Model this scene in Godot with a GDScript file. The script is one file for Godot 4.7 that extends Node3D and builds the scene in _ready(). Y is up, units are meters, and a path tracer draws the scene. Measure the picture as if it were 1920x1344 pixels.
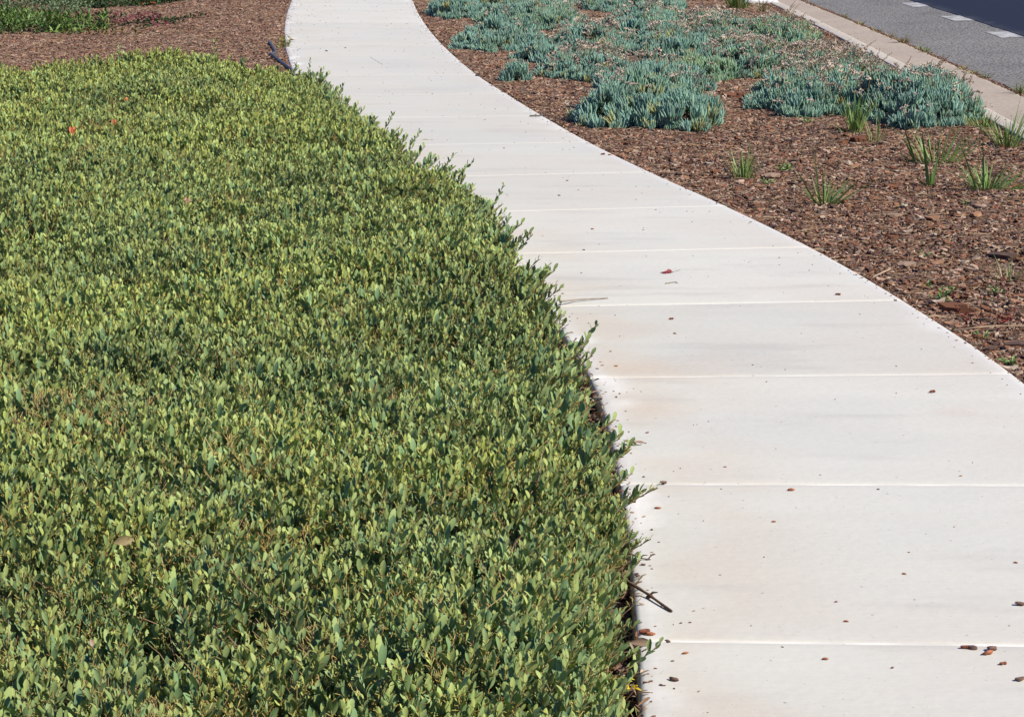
extends Node3D
# A curved concrete footpath between a bed of groundcover and a mulched verge.
# Metres; x to the right, the view runs towards -z. D in the data below is the distance ahead (z = -D).

var rng := RandomNumberGenerator.new()
var noise := FastNoiseLite.new()
var used := {}

# ---------------------------------------------------------------- mesh helper
class Geo:
	var v := PackedVector3Array()
	var c := PackedColorArray()
	var uv := PackedVector2Array()
	var idx := PackedInt32Array()
	func add(p: Vector3, col: Color, t := Vector2.ZERO) -> int:
		v.append(p)
		c.append(col)
		uv.append(t)
		return v.size() - 1
	func tri(a: int, b: int, d: int) -> void:
		idx.append(a)
		idx.append(b)
		idx.append(d)
	func quad(a: int, b: int, d: int, e: int) -> void:   # corners in clockwise order seen from the front
		tri(a, b, d)
		tri(a, d, e)
	func grid(rows: int, cols: int, first: int) -> void:  # rows run away, columns to the right; front is up
		for r in rows - 1:
			for k in cols - 1:
				var a := first + r * cols + k
				quad(a, a + cols, a + cols + 1, a + 1)
	func tube(pts: Array, radii: Array, sides: int, col: Color, tip := true, flat := 1.0) -> void:
		var start := v.size()
		for i in pts.size():
			var p: Vector3 = pts[i]
			var dir: Vector3 = (pts[mini(i + 1, pts.size() - 1)] - pts[maxi(i - 1, 0)]).normalized()
			var s := dir.cross(Vector3.UP if absf(dir.y) < 0.9 else Vector3.RIGHT).normalized()
			var t := s.cross(dir).normalized()
			for k in sides:
				var a := TAU * k / sides
				add(p + (s * cos(a) + t * sin(a) * flat) * float(radii[i]), col)
		for i in pts.size() - 1:
			for k in sides:
				var a := start + i * sides + k
				var b := start + i * sides + (k + 1) % sides
				quad(a, b, b + sides, a + sides)
		if tip:
			var e := add(pts[-1] + (pts[-1] - pts[-2]).normalized() * float(radii[-1]) * 0.8, col)
			var o := start + (pts.size() - 1) * sides
			for k in sides:
				tri(o + k, o + (k + 1) % sides, e)
	# a leaf: base, direction of the midrib, the side it faces, length, half width
	func leaf(p: Vector3, dir: Vector3, face: Vector3, ln: float, hw: float, col: Color, rim: Color, bend := 0.12, cup := 0.25, rim_at := 0.8) -> void:
		var side := dir.cross(face).normalized()
		var up := side.cross(dir).normalized()
		var ts := [0.0, 0.14, 0.38, 0.66, 0.88, 1.0]
		var ws := [0.08, 0.36, 0.82, 1.0, 0.66, 0.10]
		var start := v.size()
		for i in 6:
			var t: float = ts[i]
			var w: float = ws[i] * hw
			var mid := p + dir * (ln * t) - up * (bend * ln * t * t)
			var edge := up * (cup * w)
			var inner := edge * rim_at * rim_at
			add(mid - side * w + edge, rim)
			add(mid - side * w * rim_at + inner, col)
			add(mid, col.lerp(rim, 0.18))
			add(mid + side * w * rim_at + inner, col)
			add(mid + side * w + edge, rim)
		grid(6, 5, start)
	# a blade of grass: a keeled strip that bows over
	func blade(p: Vector3, dir: Vector3, out: Vector3, ln: float, w: float, bow: float, col: Color, tipcol: Color, segs := 6) -> void:
		var start := v.size()
		var side := dir.cross(out).normalized()
		for i in segs + 1:
			var t := float(i) / segs
			var q := p + dir * (ln * t) + out * (bow * ln * t * t) - Vector3.UP * (bow * bow * 0.5 * ln * t * t)
			var hw := w * 0.5 * (1.0 - pow(t, 2.2)) + 0.0003
			var cc := col.lerp(tipcol, t)
			add(q - side * hw, cc)
			add(q - out * hw * 0.35, cc)
			add(q + side * hw, cc)
		grid(segs + 1, 3, start)
	func blob(center: Vector3, r: Vector3, lumps: float, n: FastNoiseLite, off: float, c1: Color, c2: Color, rings := 7, segs := 10) -> void:
		var start := v.size()
		for i in rings + 1:
			var th := PI * i / rings
			for k in segs:
				var ph := TAU * k / segs
				var d := Vector3(sin(th) * cos(ph), cos(th), sin(th) * sin(ph))
				var q := n.get_noise_3d(d.x * 60.0 + off, d.y * 60.0, d.z * 60.0)
				add(center + d * r * (1.0 + lumps * q), c1.lerp(c2, clampf(0.5 + q * 1.2, 0, 1)))
		for i in rings:
			for k in segs:
				var a := start + i * segs + k
				var b := start + i * segs + (k + 1) % segs
				quad(a, b, b + segs, a + segs)
	func build(m: Material, flat := false) -> ArrayMesh:
		var mesh := ArrayMesh.new()
		var arr := []
		arr.resize(Mesh.ARRAY_MAX)
		if flat:
			var v2 := PackedVector3Array()
			var c2 := PackedColorArray()
			var u2 := PackedVector2Array()
			var n2 := PackedVector3Array()
			for i in range(0, idx.size(), 3):
				var nn := (v[idx[i + 2]] - v[idx[i]]).cross(v[idx[i + 1]] - v[idx[i]]).normalized()
				for k in 3:
					v2.append(v[idx[i + k]])
					c2.append(c[idx[i + k]])
					u2.append(uv[idx[i + k]])
					n2.append(nn)
			arr[Mesh.ARRAY_VERTEX] = v2
			arr[Mesh.ARRAY_COLOR] = c2
			arr[Mesh.ARRAY_TEX_UV] = u2
			arr[Mesh.ARRAY_NORMAL] = n2
			arr[Mesh.ARRAY_INDEX] = PackedInt32Array(range(v2.size()))
		else:
			var n := PackedVector3Array()
			n.resize(v.size())
			for i in range(0, idx.size(), 3):
				var a := idx[i]
				var b := idx[i + 1]
				var d := idx[i + 2]
				var nn := (v[d] - v[a]).cross(v[b] - v[a])
				n[a] += nn
				n[b] += nn
				n[d] += nn
			for i in n.size():
				n[i] = n[i].normalized() if n[i].length_squared() > 1e-20 else Vector3.UP
			arr[Mesh.ARRAY_VERTEX] = v
			arr[Mesh.ARRAY_COLOR] = c
			arr[Mesh.ARRAY_TEX_UV] = uv
			arr[Mesh.ARRAY_NORMAL] = n
			arr[Mesh.ARRAY_INDEX] = idx
		mesh.add_surface_from_arrays(Mesh.PRIMITIVE_TRIANGLES, arr)
		mesh.surface_set_material(0, m)
		return mesh

# Copies of a few meshes, collected by variant and written out as MultiMeshes
class Spread:
	var at := []
	var tint := []
	func _init(n: int) -> void:
		for i in n:
			at.append([])
			tint.append([])
	func put(k: int, t: Transform3D, c: Color) -> void:
		at[k].append(t)
		tint[k].append(c)

# ---------------------------------------------------------------- naming
func numbered(called: String) -> String:
	var n: int = used.get(called, 0)
	used[called] = n + 1
	return called if n == 0 else "%s_%03d" % [called, n]

func thing(called: String, label: String, category: String, at: Vector3, group := "") -> Node3D:
	var o := Node3D.new()
	o.name = numbered(called)
	add_child(o)
	o.position = at
	tag(o, label, category, group)
	return o

func tag(o: Node3D, label: String, category: String, group := "") -> void:
	o.set_meta("label", label)
	o.set_meta("category", category)
	if group:
		o.set_meta("group", group)

func part(called: String, mesh: Mesh, parent: Node, at := Vector3.ZERO) -> MeshInstance3D:
	var o := MeshInstance3D.new()
	o.name = numbered(called) if parent == self else called
	o.mesh = mesh
	o.position = at
	parent.add_child(o, true)
	return o

func structure(called: String, mesh: Mesh = null) -> Node3D:
	var o: Node3D = Node3D.new() if mesh == null else MeshInstance3D.new()
	o.name = called
	if mesh:
		o.mesh = mesh
	add_child(o)
	o.set_meta("kind", "structure")
	return o

func scatter(called: String, s: Spread, meshes: Array, parent: Node) -> void:
	var holder: Node = parent
	for k in meshes.size():
		var n: int = s.at[k].size()
		if n == 0:
			continue
		var mm := MultiMesh.new()
		mm.transform_format = MultiMesh.TRANSFORM_3D
		mm.use_colors = true
		mm.mesh = meshes[k]
		mm.instance_count = n
		var src: Array = s.at[k]
		var tin: Array = s.tint[k]
		for i in n:
			mm.set_instance_transform(i, src[i])
			mm.set_instance_color(i, tin[i])
		var o := MultiMeshInstance3D.new()
		o.name = called
		o.multimesh = mm
		holder.add_child(o, true)
		o.set_meta("kind", "stuff")

# ---------------------------------------------------------------- chance and noise
func rf(a: float, b: float) -> float:
	return rng.randf_range(a, b)

func nz(x: float, y: float, s: float, o := 0.0) -> float:
	return noise.get_noise_3d(x * s, y * s, o)

func pick(a: Array) -> Variant:
	return a[rng.randi() % a.size()]

func turned(yaw: float, pitch: float, roll: float, s: float, at: Vector3) -> Transform3D:
	return Transform3D(Basis.from_euler(Vector3(pitch, yaw, roll)).scaled(Vector3.ONE * s), at)

func k3(c: Color, k: float) -> Color:
	return Color(c.r * k, c.g * k, c.b * k)

# ---------------------------------------------------------------- materials
func mat(rough: float, spec := 0.5, vertex := true, col := Color(1, 1, 1), back := Color(0, 0, 0)) -> StandardMaterial3D:
	var m := StandardMaterial3D.new()
	m.albedo_color = col.linear_to_srgb()
	m.roughness = rough
	m.metallic_specular = spec
	m.vertex_color_use_as_albedo = vertex
	if back != Color(0, 0, 0):
		m.backlight_enabled = true
		m.backlight = back
	m.cull_mode = BaseMaterial3D.CULL_DISABLED
	return m

func grain(seed_: int, freq: float, lo: float, hi: float, specks: int, speck_lo: float, stretch := 1, size := 1024) -> ImageTexture:
	var n := FastNoiseLite.new()
	n.seed = seed_
	n.frequency = freq
	n.fractal_octaves = 4
	var im := n.get_seamless_image(size, size)
	var n2 := FastNoiseLite.new()
	n2.seed = seed_ + 5
	n2.frequency = 0.35
	n2.fractal_octaves = 1
	var im2 := n2.get_seamless_image(size, size)
	var src := im.get_data()
	var fine := im2.get_data()
	var out := PackedByteArray()
	out.resize(size * size)
	for y in size:
		for x in size:
			var i := y * size + x
			var a := src[(y * stretch % size) * size + x] / 255.0
			var b := fine[i] / 255.0
			out[i] = int(255.0 * clampf(lo + (hi - lo) * (a * 0.6 + b * 0.4), 0.0, 1.0))
	var r := RandomNumberGenerator.new()
	r.seed = seed_ * 7 + 1
	for s in specks:
		var x := r.randi() % (size - 4)
		var y := r.randi() % (size - 4)
		var k := r.randf_range(speck_lo, 0.95)
		var w := 1 + int(r.randf() * r.randf() * 3.2)
		for dx in w:
			for dy in maxi(1, w - 1):
				var i := (y + dy) * size + x + dx
				out[i] = int(out[i] * k)
	var img := Image.create_from_data(size, size, false, Image.FORMAT_L8, out)
	img.convert(Image.FORMAT_RGB8)
	return ImageTexture.create_from_image(img)

func bumps(seed_: int, freq: float, octaves: int) -> NoiseTexture2D:
	var n := FastNoiseLite.new()
	n.seed = seed_
	n.frequency = freq
	n.fractal_octaves = octaves
	var t := NoiseTexture2D.new()
	t.width = 512
	t.height = 512
	t.seamless = true
	t.noise = n
	t.as_normal_map = true
	t.bump_strength = 4.0
	return t

# ---------------------------------------------------------------- the lie of the land
const WIDTH := 1.43
var centre := [Vector2(0.40, -4.0), Vector2(0.55, -1.0), Vector2(0.78, 1.6), Vector2(0.90, 3.4), Vector2(0.98, 5.0), Vector2(1.01, 6.74), Vector2(0.97, 8.23), Vector2(0.82, 9.64), Vector2(0.62, 10.96), Vector2(0.36, 12.26), Vector2(0.06, 13.6), Vector2(-0.23, 15.03), Vector2(-0.49, 16.55), Vector2(-0.74, 18.14), Vector2(-1.0, 19.9), Vector2(-1.30, 22.5), Vector2(-1.52, 24.8), Vector2(-1.72, 27.3), Vector2(-1.90, 30.0), Vector2(-2.1, 33.0), Vector2(-2.4, 37.0), Vector2(-2.9, 42.0)]
var line := PackedVector2Array()     # the middle of the path every 4 cm or so, as (x, D)
var along := PackedFloat32Array()
var left_x := PackedFloat32Array()   # x of the path's edges for every 0.1 m of D from -5 on
var right_x := PackedFloat32Array()

func lay_line() -> void:
	for i in range(1, centre.size() - 2):
		for k in 40:
			line.append(centre[i].cubic_interpolate(centre[i + 1], centre[i - 1], centre[i + 2], k / 40.0))
	var s := 0.0
	for i in line.size():
		if i:
			s += line[i].distance_to(line[i - 1])
		along.append(s)
	left_x.resize(500)
	right_x.resize(500)
	left_x.fill(99.0)
	right_x.fill(-99.0)
	for side in [-1.0, 1.0]:
		var arr := left_x if side < 0 else right_x
		var last := -1
		var last_x := 0.0
		for i in line.size():
			var q: Vector2 = line[i] + across(i) * float(side) * WIDTH * 0.5
			var b := clampi(int(round((q.y + 5.0) * 10.0)), 0, 499)
			if last >= 0 and b > last:
				for j in range(last + 1, b + 1):
					arr[j] = lerpf(last_x, q.x, float(j - last) / (b - last))
			elif last < 0:
				for j in b + 1:
					arr[j] = q.x
			if b > last:
				last = b
				last_x = q.x
		for j in range(last + 1, 500):
			arr[j] = last_x
		if side < 0:
			left_x = arr
		else:
			right_x = arr

func across(i: int) -> Vector2:   # to the right of the path's direction, in (x, D)
	var t := (line[mini(i + 1, line.size() - 1)] - line[maxi(i - 1, 0)]).normalized()
	return Vector2(t.y, -t.x)

func edge_l(d: float) -> float:
	return left_x[clampi(int((d + 5.0) * 10.0), 0, 499)]

func edge_r(d: float) -> float:
	return right_x[clampi(int((d + 5.0) * 10.0), 0, 499)]

func station(s: float) -> int:
	return clampi(along.bsearch(s), 1, line.size() - 2)

func at_d(d: float) -> float:     # arc length where the middle of the path is D ahead
	for i in line.size():
		if line[i].y >= d:
			return along[i]
	return along[-1]

func kerb_x(d: float) -> float:
	return 3.135 - 0.0009 * pow(maxf(0.0, minf(d, 45.0) - 18.0), 2.0)

func seam_x(d: float) -> float:
	return kerb_x(d) + 0.79 - 0.007 * (d - 19.5)

func soil_r(x: float, d: float) -> float:
	return -0.045 + 0.016 * nz(x, d, 90.0, 3.0) + 0.012 * clampf(d - 14.0, 0.0, 4.0) / 4.0 - 0.004 * clampf((x - kerb_x(d) + 0.25) / 0.25, 0.0, 1.0)

func soil_l(x: float, d: float) -> float:
	return -0.075 + 0.014 * nz(x, d, 90.0, 9.0) + 0.048 * clampf((d - 16.5) / 4.0, 0.0, 1.0)

func floor_at(x: float, d: float) -> float:
	if x > edge_r(d):
		return soil_r(x, d)
	if x < edge_l(d):
		return soil_l(x, d)
	return 0.0

func on(x: float, d: float, lift := 0.0) -> Vector3:
	return Vector3(x, floor_at(x, d) + lift, -d)

# ---------------------------------------------------------------- the groundcover's outline
var bed := [Vector2(0.14, 2.4), Vector2(0.22, 4.3), Vector2(0.225, 5.0), Vector2(0.235, 5.3), Vector2(0.26, 5.6), Vector2(0.295, 5.85), Vector2(0.27, 6.15), Vector2(0.265, 6.5), Vector2(0.225, 6.75), Vector2(0.22, 7.2), Vector2(0.25, 7.8), Vector2(0.19, 8.2), Vector2(0.16, 8.9), Vector2(0.08, 9.45), Vector2(0.02, 9.95), Vector2(-0.03, 10.7), Vector2(-0.13, 11.35), Vector2(-0.28, 11.95), Vector2(-0.42, 12.4), Vector2(-0.57, 13.45), Vector2(-0.80, 14.6), Vector2(-1.13, 16.5), Vector2(-1.42, 17.5), Vector2(-1.67, 17.65), Vector2(-1.95, 18.0), Vector2(-2.23, 18.55), Vector2(-2.73, 18.5), Vector2(-3.17, 18.25), Vector2(-3.47, 17.95), Vector2(-3.67, 17.8), Vector2(-4.4, 17.4), Vector2(-4.7, 16.0), Vector2(-4.3, 13.0), Vector2(-3.5, 9.0), Vector2(-2.7, 5.0), Vector2(-2.2, 2.4)]
var bed_poly := PackedVector2Array()

func inside(x: float, d: float) -> float:   # metres inside the bed's outline, negative outside
	var p := Vector2(x, d)
	var best := 9.0
	p.x += (0.066 + 0.045 * smoothstep(5.9, 7.4, d)) * (1.0 - smoothstep(15.5, 18.0, d)) * (1.0 if x > -2.2 else 0.0)
	for i in bed_poly.size():
		var a := bed_poly[i]
		var b := bed_poly[(i + 1) % bed_poly.size()]
		best = minf(best, Geometry2D.get_closest_point_to_segment(p, a, b).distance_squared_to(p))
	best = sqrt(best)
	if not Geometry2D.is_point_in_polygon(p, bed_poly):
		best = -best
	var hole := Vector2((x + 3.22) / 1.0, (d - 15.05) / 1.7).length() - 0.30
	return minf(best, hole)

func canopy(x: float, d: float, e: float) -> float:
	var k := clampf((e + 0.03) / 0.24, 0.0, 1.0)
	var top := 0.25 + 0.075 * nz(x, d, 60.0, 20.0) + 0.07 * nz(x, d, 150.0, 31.0)
	top -= 0.05 * smoothstep(13.0, 17.5, d)
	for q in [[-0.461, 5.245, 0.20], [-1.026, 6.909, 0.16], [-0.039, 7.379, 0.18]]:    # shadowed hollows where older stems have opened
		top -= 0.10 * maxf(0.0, 1.0 - Vector2(x - q[0], (d - q[1]) * 0.8).length() / float(q[2]))
	return lerpf(0.03, top, sqrt(k) * (1.5 - 0.5 * k))

# ---------------------------------------------------------------- colours that plants and bark have (linear)
var bark := [Color(0.090, 0.042, 0.026), Color(0.060, 0.031, 0.022), Color(0.125, 0.055, 0.030), Color(0.150, 0.080, 0.048), Color(0.095, 0.060, 0.045), Color(0.038, 0.023, 0.018), Color(0.180, 0.110, 0.072), Color(0.075, 0.050, 0.043), Color(0.110, 0.047, 0.025), Color(0.21, 0.145, 0.105)]
var straw := [Color(0.36, 0.26, 0.16), Color(0.28, 0.19, 0.12), Color(0.45, 0.36, 0.25), Color(0.20, 0.12, 0.075), Color(0.33, 0.21, 0.12)]

func bark_tone(dry: float) -> Color:
	var c: Color = pick(bark)
	c = k3(c, rf(0.95, 2.6))
	c = c.lerp(Color(c.g * 1.25, c.g * 1.08, c.g * 0.95), 0.08)
	if rng.randf() < 0.07 + 0.05 * dry:
		c = Color(0.40, 0.31, 0.23) * rf(0.7, 1.25)
	return c.lerp(Color(0.21, 0.125, 0.095), dry * rf(0.25, 0.7))

# a flake of bark, 1 m long before it is scaled: an uneven flat lozenge with a raised or curled back
func flake(seed_: int, width: float, thick: float, curl: float) -> Geo:
	var r := RandomNumberGenerator.new()
	r.seed = seed_
	var g := Geo.new()
	var n := 7
	for layer in 2:
		for i in n:
			var a := TAU * i / n + r.randf_range(-0.25, 0.25)
			var p := Vector3(cos(a) * 0.5 * r.randf_range(0.75, 1.05), 0, sin(a) * 0.5 * width * r.randf_range(0.7, 1.1))
			p.y = thick * (0.5 if layer == 0 else -0.5) + curl * (p.x * p.x * 4.0 - 0.5) * 0.2 + r.randf_range(-0.3, 0.3) * thick
			g.add(p, k3(Color(1, 1, 1), r.randf_range(0.82, 1.12)))
	var t := g.add(Vector3(r.randf_range(-0.1, 0.1), thick * 0.75 - curl * 0.1, 0), Color(1, 1, 1))
	for i in n:
		var j := (i + 1) % n
		g.tri(t, i, j)
		g.quad(i, n + i, n + j, j)
	return g

func stick(seed_: int, thick: float, bend: float, col := Color(1, 1, 1)) -> Geo:
	var r := RandomNumberGenerator.new()
	r.seed = seed_
	var g := Geo.new()
	var pts := []
	var rad := []
	for i in 5:
		pts.append(Vector3(i / 4.0 - 0.5, r.randf_range(0.0, 0.3) * bend, r.randf_range(-1.0, 1.0) * bend))
		rad.append(thick * r.randf_range(0.7, 1.1) * (1.0 - 0.1 * i))
	g.tube(pts, rad, 5, col, true, 0.6)
	return g

func sprig_leaf_color(r: RandomNumberGenerator, young: float) -> Color:
	var c := Color(0.138, 0.250, 0.130).lerp(Color(0.268, 0.342, 0.116), r.randf() * r.randf())
	c = c.lerp(Color(0.36, 0.42, 0.11), clampf(young * r.randf_range(0.2, 1.0), 0.0, 1.0))
	return k3(c, r.randf_range(0.85, 1.18))

# a shoot of the groundcover: a thin stem and its upright spoon-shaped leaves
func shoot(seed_: int, lean: float, ln: float, leaves: int, size: float) -> Geo:
	var r := RandomNumberGenerator.new()
	r.seed = seed_
	var g := Geo.new()
	var pts := []
	var rad := []
	var dir := Vector3(sin(lean), cos(lean), 0)
	var p := Vector3.ZERO
	for i in 6:
		pts.append(p)
		rad.append(lerpf(0.0016, 0.0007, i / 5.0))
		p += dir * ln / 5.0
		dir = (dir + Vector3(r.randf_range(-0.12, 0.12), 0.06, r.randf_range(-0.14, 0.14))).normalized()
	g.tube(pts, rad, 4, pick([Color(0.26, 0.15, 0.07), Color(0.30, 0.20, 0.07), Color(0.24, 0.12, 0.08)]))
	for i in leaves:
		var t := (i + 0.6) / leaves
		var f := t * 4.999
		var a: Vector3 = pts[int(f)]
		var b: Vector3 = pts[int(f) + 1]
		var q := a.lerp(b, f - int(f))
		var stem := (b - a).normalized()
		var phi := i * 2.4 + r.randf_range(-0.5, 0.5)
		var out := (Vector3(cos(phi), 0, sin(phi)) - stem * stem.dot(Vector3(cos(phi), 0, sin(phi)))).normalized()
		var d := (stem * 0.55 + out * r.randf_range(0.35, 0.75) + Vector3.UP * r.randf_range(0.5, 1.25)).normalized()
		var tw := r.randf_range(0, TAU)
		var face := d.cross(Vector3(cos(tw), 0.15, sin(tw))).normalized()
		var l := size * r.randf_range(0.60, 1.22) * (1.0 - 0.35 * smoothstep(0.75, 1.0, t))
		var col := sprig_leaf_color(r, smoothstep(0.72, 1.0, t))
		var rim := col.lerp(Color(0.42, 0.36, 0.13), 0.45)
		g.leaf(q, d, face, l, l * r.randf_range(0.165, 0.215), col, rim, r.randf_range(0.0, 0.3), r.randf_range(0.15, 0.4), 0.83)
		for k in (2 if i % 2 else 1):     # small buds and bud stalks at the leaf's foot
			var bd := (Vector3(cos(phi + 2.0 + k), 0.6, sin(phi + 2.0 + k)) + stem * r.randf_range(-0.3, 0.6)).normalized()
			var bl := r.randf_range(0.008, 0.018)
			g.tube([q, q + bd * bl * 0.6, q + bd * bl], [0.0005, 0.0009, 0.0007], 3, Color(0.36, 0.30, 0.10))
	return g

# a shoot of the blue succulent: a cluster of upright fingers
func fingers(seed_: int, count: int, ln: float, spread: float) -> Geo:
	var r := RandomNumberGenerator.new()
	r.seed = seed_
	var g := Geo.new()
	for i in count:
		var phi := i * 2.4 + r.randf_range(-0.3, 0.3)
		var k := sqrt((i + 0.5) / count)
		var out := Vector3(cos(phi), 0, sin(phi))
		var base := out * spread * k * 0.35 + Vector3(0, r.randf_range(-0.01, 0.02), 0)
		var l := ln * r.randf_range(0.75, 1.1) * (1.0 - 0.25 * k)
		var tilt := (out * (0.25 + 0.6 * k) + Vector3.UP).normalized()
		var pts := []
		var rad := []
		for j in 5:
			var t := j / 4.0
			pts.append(base + tilt * l * t + Vector3.UP * l * 0.22 * k * t * t - out * l * 0.20 * k * t * t)
			rad.append([0.0028, 0.0043, 0.0049, 0.0042, 0.0017][j] * r.randf_range(0.9, 1.1))
		var c := Color(0.180, 0.335, 0.285).lerp(Color(0.28, 0.39, 0.235), r.randf() * r.randf())
		g.tube(pts, rad, 6, k3(c, r.randf_range(0.85, 1.15)))
	return g

# a spent flower head: a tuft of pale fluff on a thin stalk
func fluff(seed_: int) -> Geo:
	var r := RandomNumberGenerator.new()
	r.seed = seed_
	var g := Geo.new()
	var top := Vector3(r.randf_range(-0.02, 0.02), 0.05, r.randf_range(-0.02, 0.02))
	g.tube([Vector3.ZERO, top * 0.6, top], [0.0014, 0.0011, 0.0009], 4, Color(0.30, 0.19, 0.08))
	for h in 3:
		var c := top + Vector3(r.randf_range(-0.012, 0.012), r.randf_range(-0.004, 0.012), r.randf_range(-0.012, 0.012))
		for i in 9:
			var d := Vector3(r.randf_range(-1, 1), r.randf_range(-0.2, 1), r.randf_range(-1, 1)).normalized()
			g.leaf(c, d, d.cross(Vector3(0.3, 0.9, 0.2)).normalized(), 0.011, 0.0028, Color(0.56, 0.46, 0.37) * r.randf_range(0.8, 1.2), Color(0.62, 0.53, 0.44))
	return g

# a ragged leafy shoot for the weeds and the far plants
func frond(seed_: int, count: int, ln: float, leaf_len: float, slim: float, c1: Color, c2: Color, lean := 0.5) -> Geo:
	var r := RandomNumberGenerator.new()
	r.seed = seed_
	var g := Geo.new()
	var dir := Vector3(sin(lean), cos(lean), 0)
	g.tube([Vector3.ZERO, dir * ln * 0.5, dir * ln + Vector3.UP * ln * 0.1], [0.0022, 0.0017, 0.001], 4, c1.lerp(Color(0.2, 0.12, 0.05), 0.5))
	for i in count:
		var t := (i + 1.0) / count
		var phi := i * 2.4
		var out := Vector3(cos(phi), r.randf_range(0.1, 0.9), sin(phi)).normalized()
		var d := (dir * 0.7 + out).normalized()
		var c := c1.lerp(c2, r.randf())
		g.leaf(dir * ln * t, d, d.cross(Vector3(sin(phi), 0.1, -cos(phi))).normalized(), leaf_len * r.randf_range(0.7, 1.2), leaf_len * slim, c, c, 0.25)
	return g

var leafy: StandardMaterial3D
var waxy: StandardMaterial3D
var woody: StandardMaterial3D
var grassy: StandardMaterial3D

func _ready() -> void:
	# ------------------------------------------------------------ camera, sky, sun, exposure
	var cam := Camera3D.new()
	cam.name = "camera"
	cam.position = Vector3(0, 1.7, 0)
	cam.rotation = Vector3(-0.19673, 0, 0.00446)
	cam.fov = 16.095
	cam.near = 0.1
	cam.far = 900.0
	add_child(cam)
	cam.current = true
	var env := Environment.new()
	env.background_mode = Environment.BG_SKY
	var sm := ProceduralSkyMaterial.new()
	sm.sky_top_color = Color(0.20, 0.38, 0.72)
	sm.sky_horizon_color = Color(0.62, 0.74, 0.88)
	sm.sky_curve = 0.12
	sm.ground_bottom_color = Color(0.30, 0.27, 0.24)
	sm.ground_horizon_color = Color(0.55, 0.58, 0.60)
	sm.sky_energy_multiplier = 0.82
	var sky := Sky.new()
	sky.sky_material = sm
	env.sky = sky
	env.tonemap_mode = Environment.TONE_MAPPER_LINEAR
	env.tonemap_exposure = 1.36
	env.sdfgi_enabled = true
	env.ssao_enabled = true
	env.ssil_enabled = true
	var we := WorldEnvironment.new()
	we.name = "environment"
	we.environment = env
	add_child(we)
	var sun := DirectionalLight3D.new()
	sun.name = "sun"
	sun.light_color = Color(1.0, 0.965, 0.90)
	sun.light_energy = 1.6
	sun.light_angular_distance = 0.5
	sun.shadow_enabled = true
	sun.look_at_from_position(Vector3(10.0, 9.8, 5.0), Vector3.ZERO)
	add_child(sun)

	rng.seed = 20240
	noise.seed = 11
	noise.fractal_octaves = 3
	leafy = mat(0.6, 0.38, true, Color(1, 1, 1), Color(0.42, 0.46, 0.25))
	waxy = mat(0.55, 0.45)
	woody = mat(0.85, 0.3)
	grassy = mat(0.5, 0.45, true, Color(1, 1, 1), Color(0.35, 0.4, 0.18))
	lay_line()
	for q in bed:
		bed_poly.append(q)
	build_ground()
	build_path()
	build_road()
	build_mulch()
	build_groundcover()
	build_succulents()
	build_grasses()
	build_corner_plants()
	build_fittings()
	build_litter()

# ---------------------------------------------------------------- ground
func build_ground() -> void:
	var m := mat(0.95, 0.2, false, Color(0.12, 0.085, 0.06))
	var pm := PlaneMesh.new()
	pm.size = Vector2(1400, 1400)
	pm.material = m
	var g := structure("ground", pm)
	g.position = Vector3(0, -0.34, 0)

func sheet(d0: float, d1: float, step: float, cols: int, side: float, col: Color) -> Geo:
	var g := Geo.new()
	var rows := int((d1 - d0) / step) + 1
	for r in rows:
		var d := d0 + r * step
		for k in cols:
			var t := k / (cols - 1.0)
			var x := lerpf(-16.0, edge_l(d) + 0.03, pow(t, 0.5)) if side < 0 else lerpf(edge_r(d) - 0.03, kerb_x(d) + 0.02, t)
			var y := soil_l(x, d) if side < 0 else soil_r(x, d)
			g.add(Vector3(x, y, -d), k3(col, 0.85 + 0.4 * nz(x, d, 200.0, 5.0)))
	g.grid(rows, cols, 0)
	return g

# ---------------------------------------------------------------- the path
var smears := [[0.709, 8.583, 0.33, 0.42, 0.55, Color(0.40, 0.41, 0.39)], [0.936, 8.385, 0.20, 0.16, 0.45, Color(0.41, 0.42, 0.40)], [-0.023, 15.807, 0.24, 0.20, 0.45, Color(0.40, 0.34, 0.30)], [0.16, 15.784, 0.20, 0.16, 0.4, Color(0.40, 0.35, 0.31)], [-0.112, 16.55, 0.30, 0.20, 0.30, Color(0.42, 0.36, 0.32)], [0.084, 17.529, 0.35, 0.45, 0.25, Color(0.47, 0.41, 0.37)], [-0.518, 18.63, 0.30, 0.25, 0.5, Color(0.38, 0.38, 0.36)], [-1.06, 20.856, 0.5, 0.7, 0.35, Color(0.45, 0.46, 0.45)], [0.983, 9.395, 0.7, 0.25, 0.35, Color(0.44, 0.45, 0.44)], [0.378, 8.373, 0.20, 0.30, 0.45, Color(0.55, 0.42, 0.30)], [0.428, 7.785, 0.17, 0.40, 0.45, Color(0.55, 0.42, 0.31)], [1.379, 7.711, 0.10, 0.10, 0.35, Color(0.52, 0.40, 0.33)]]

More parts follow.
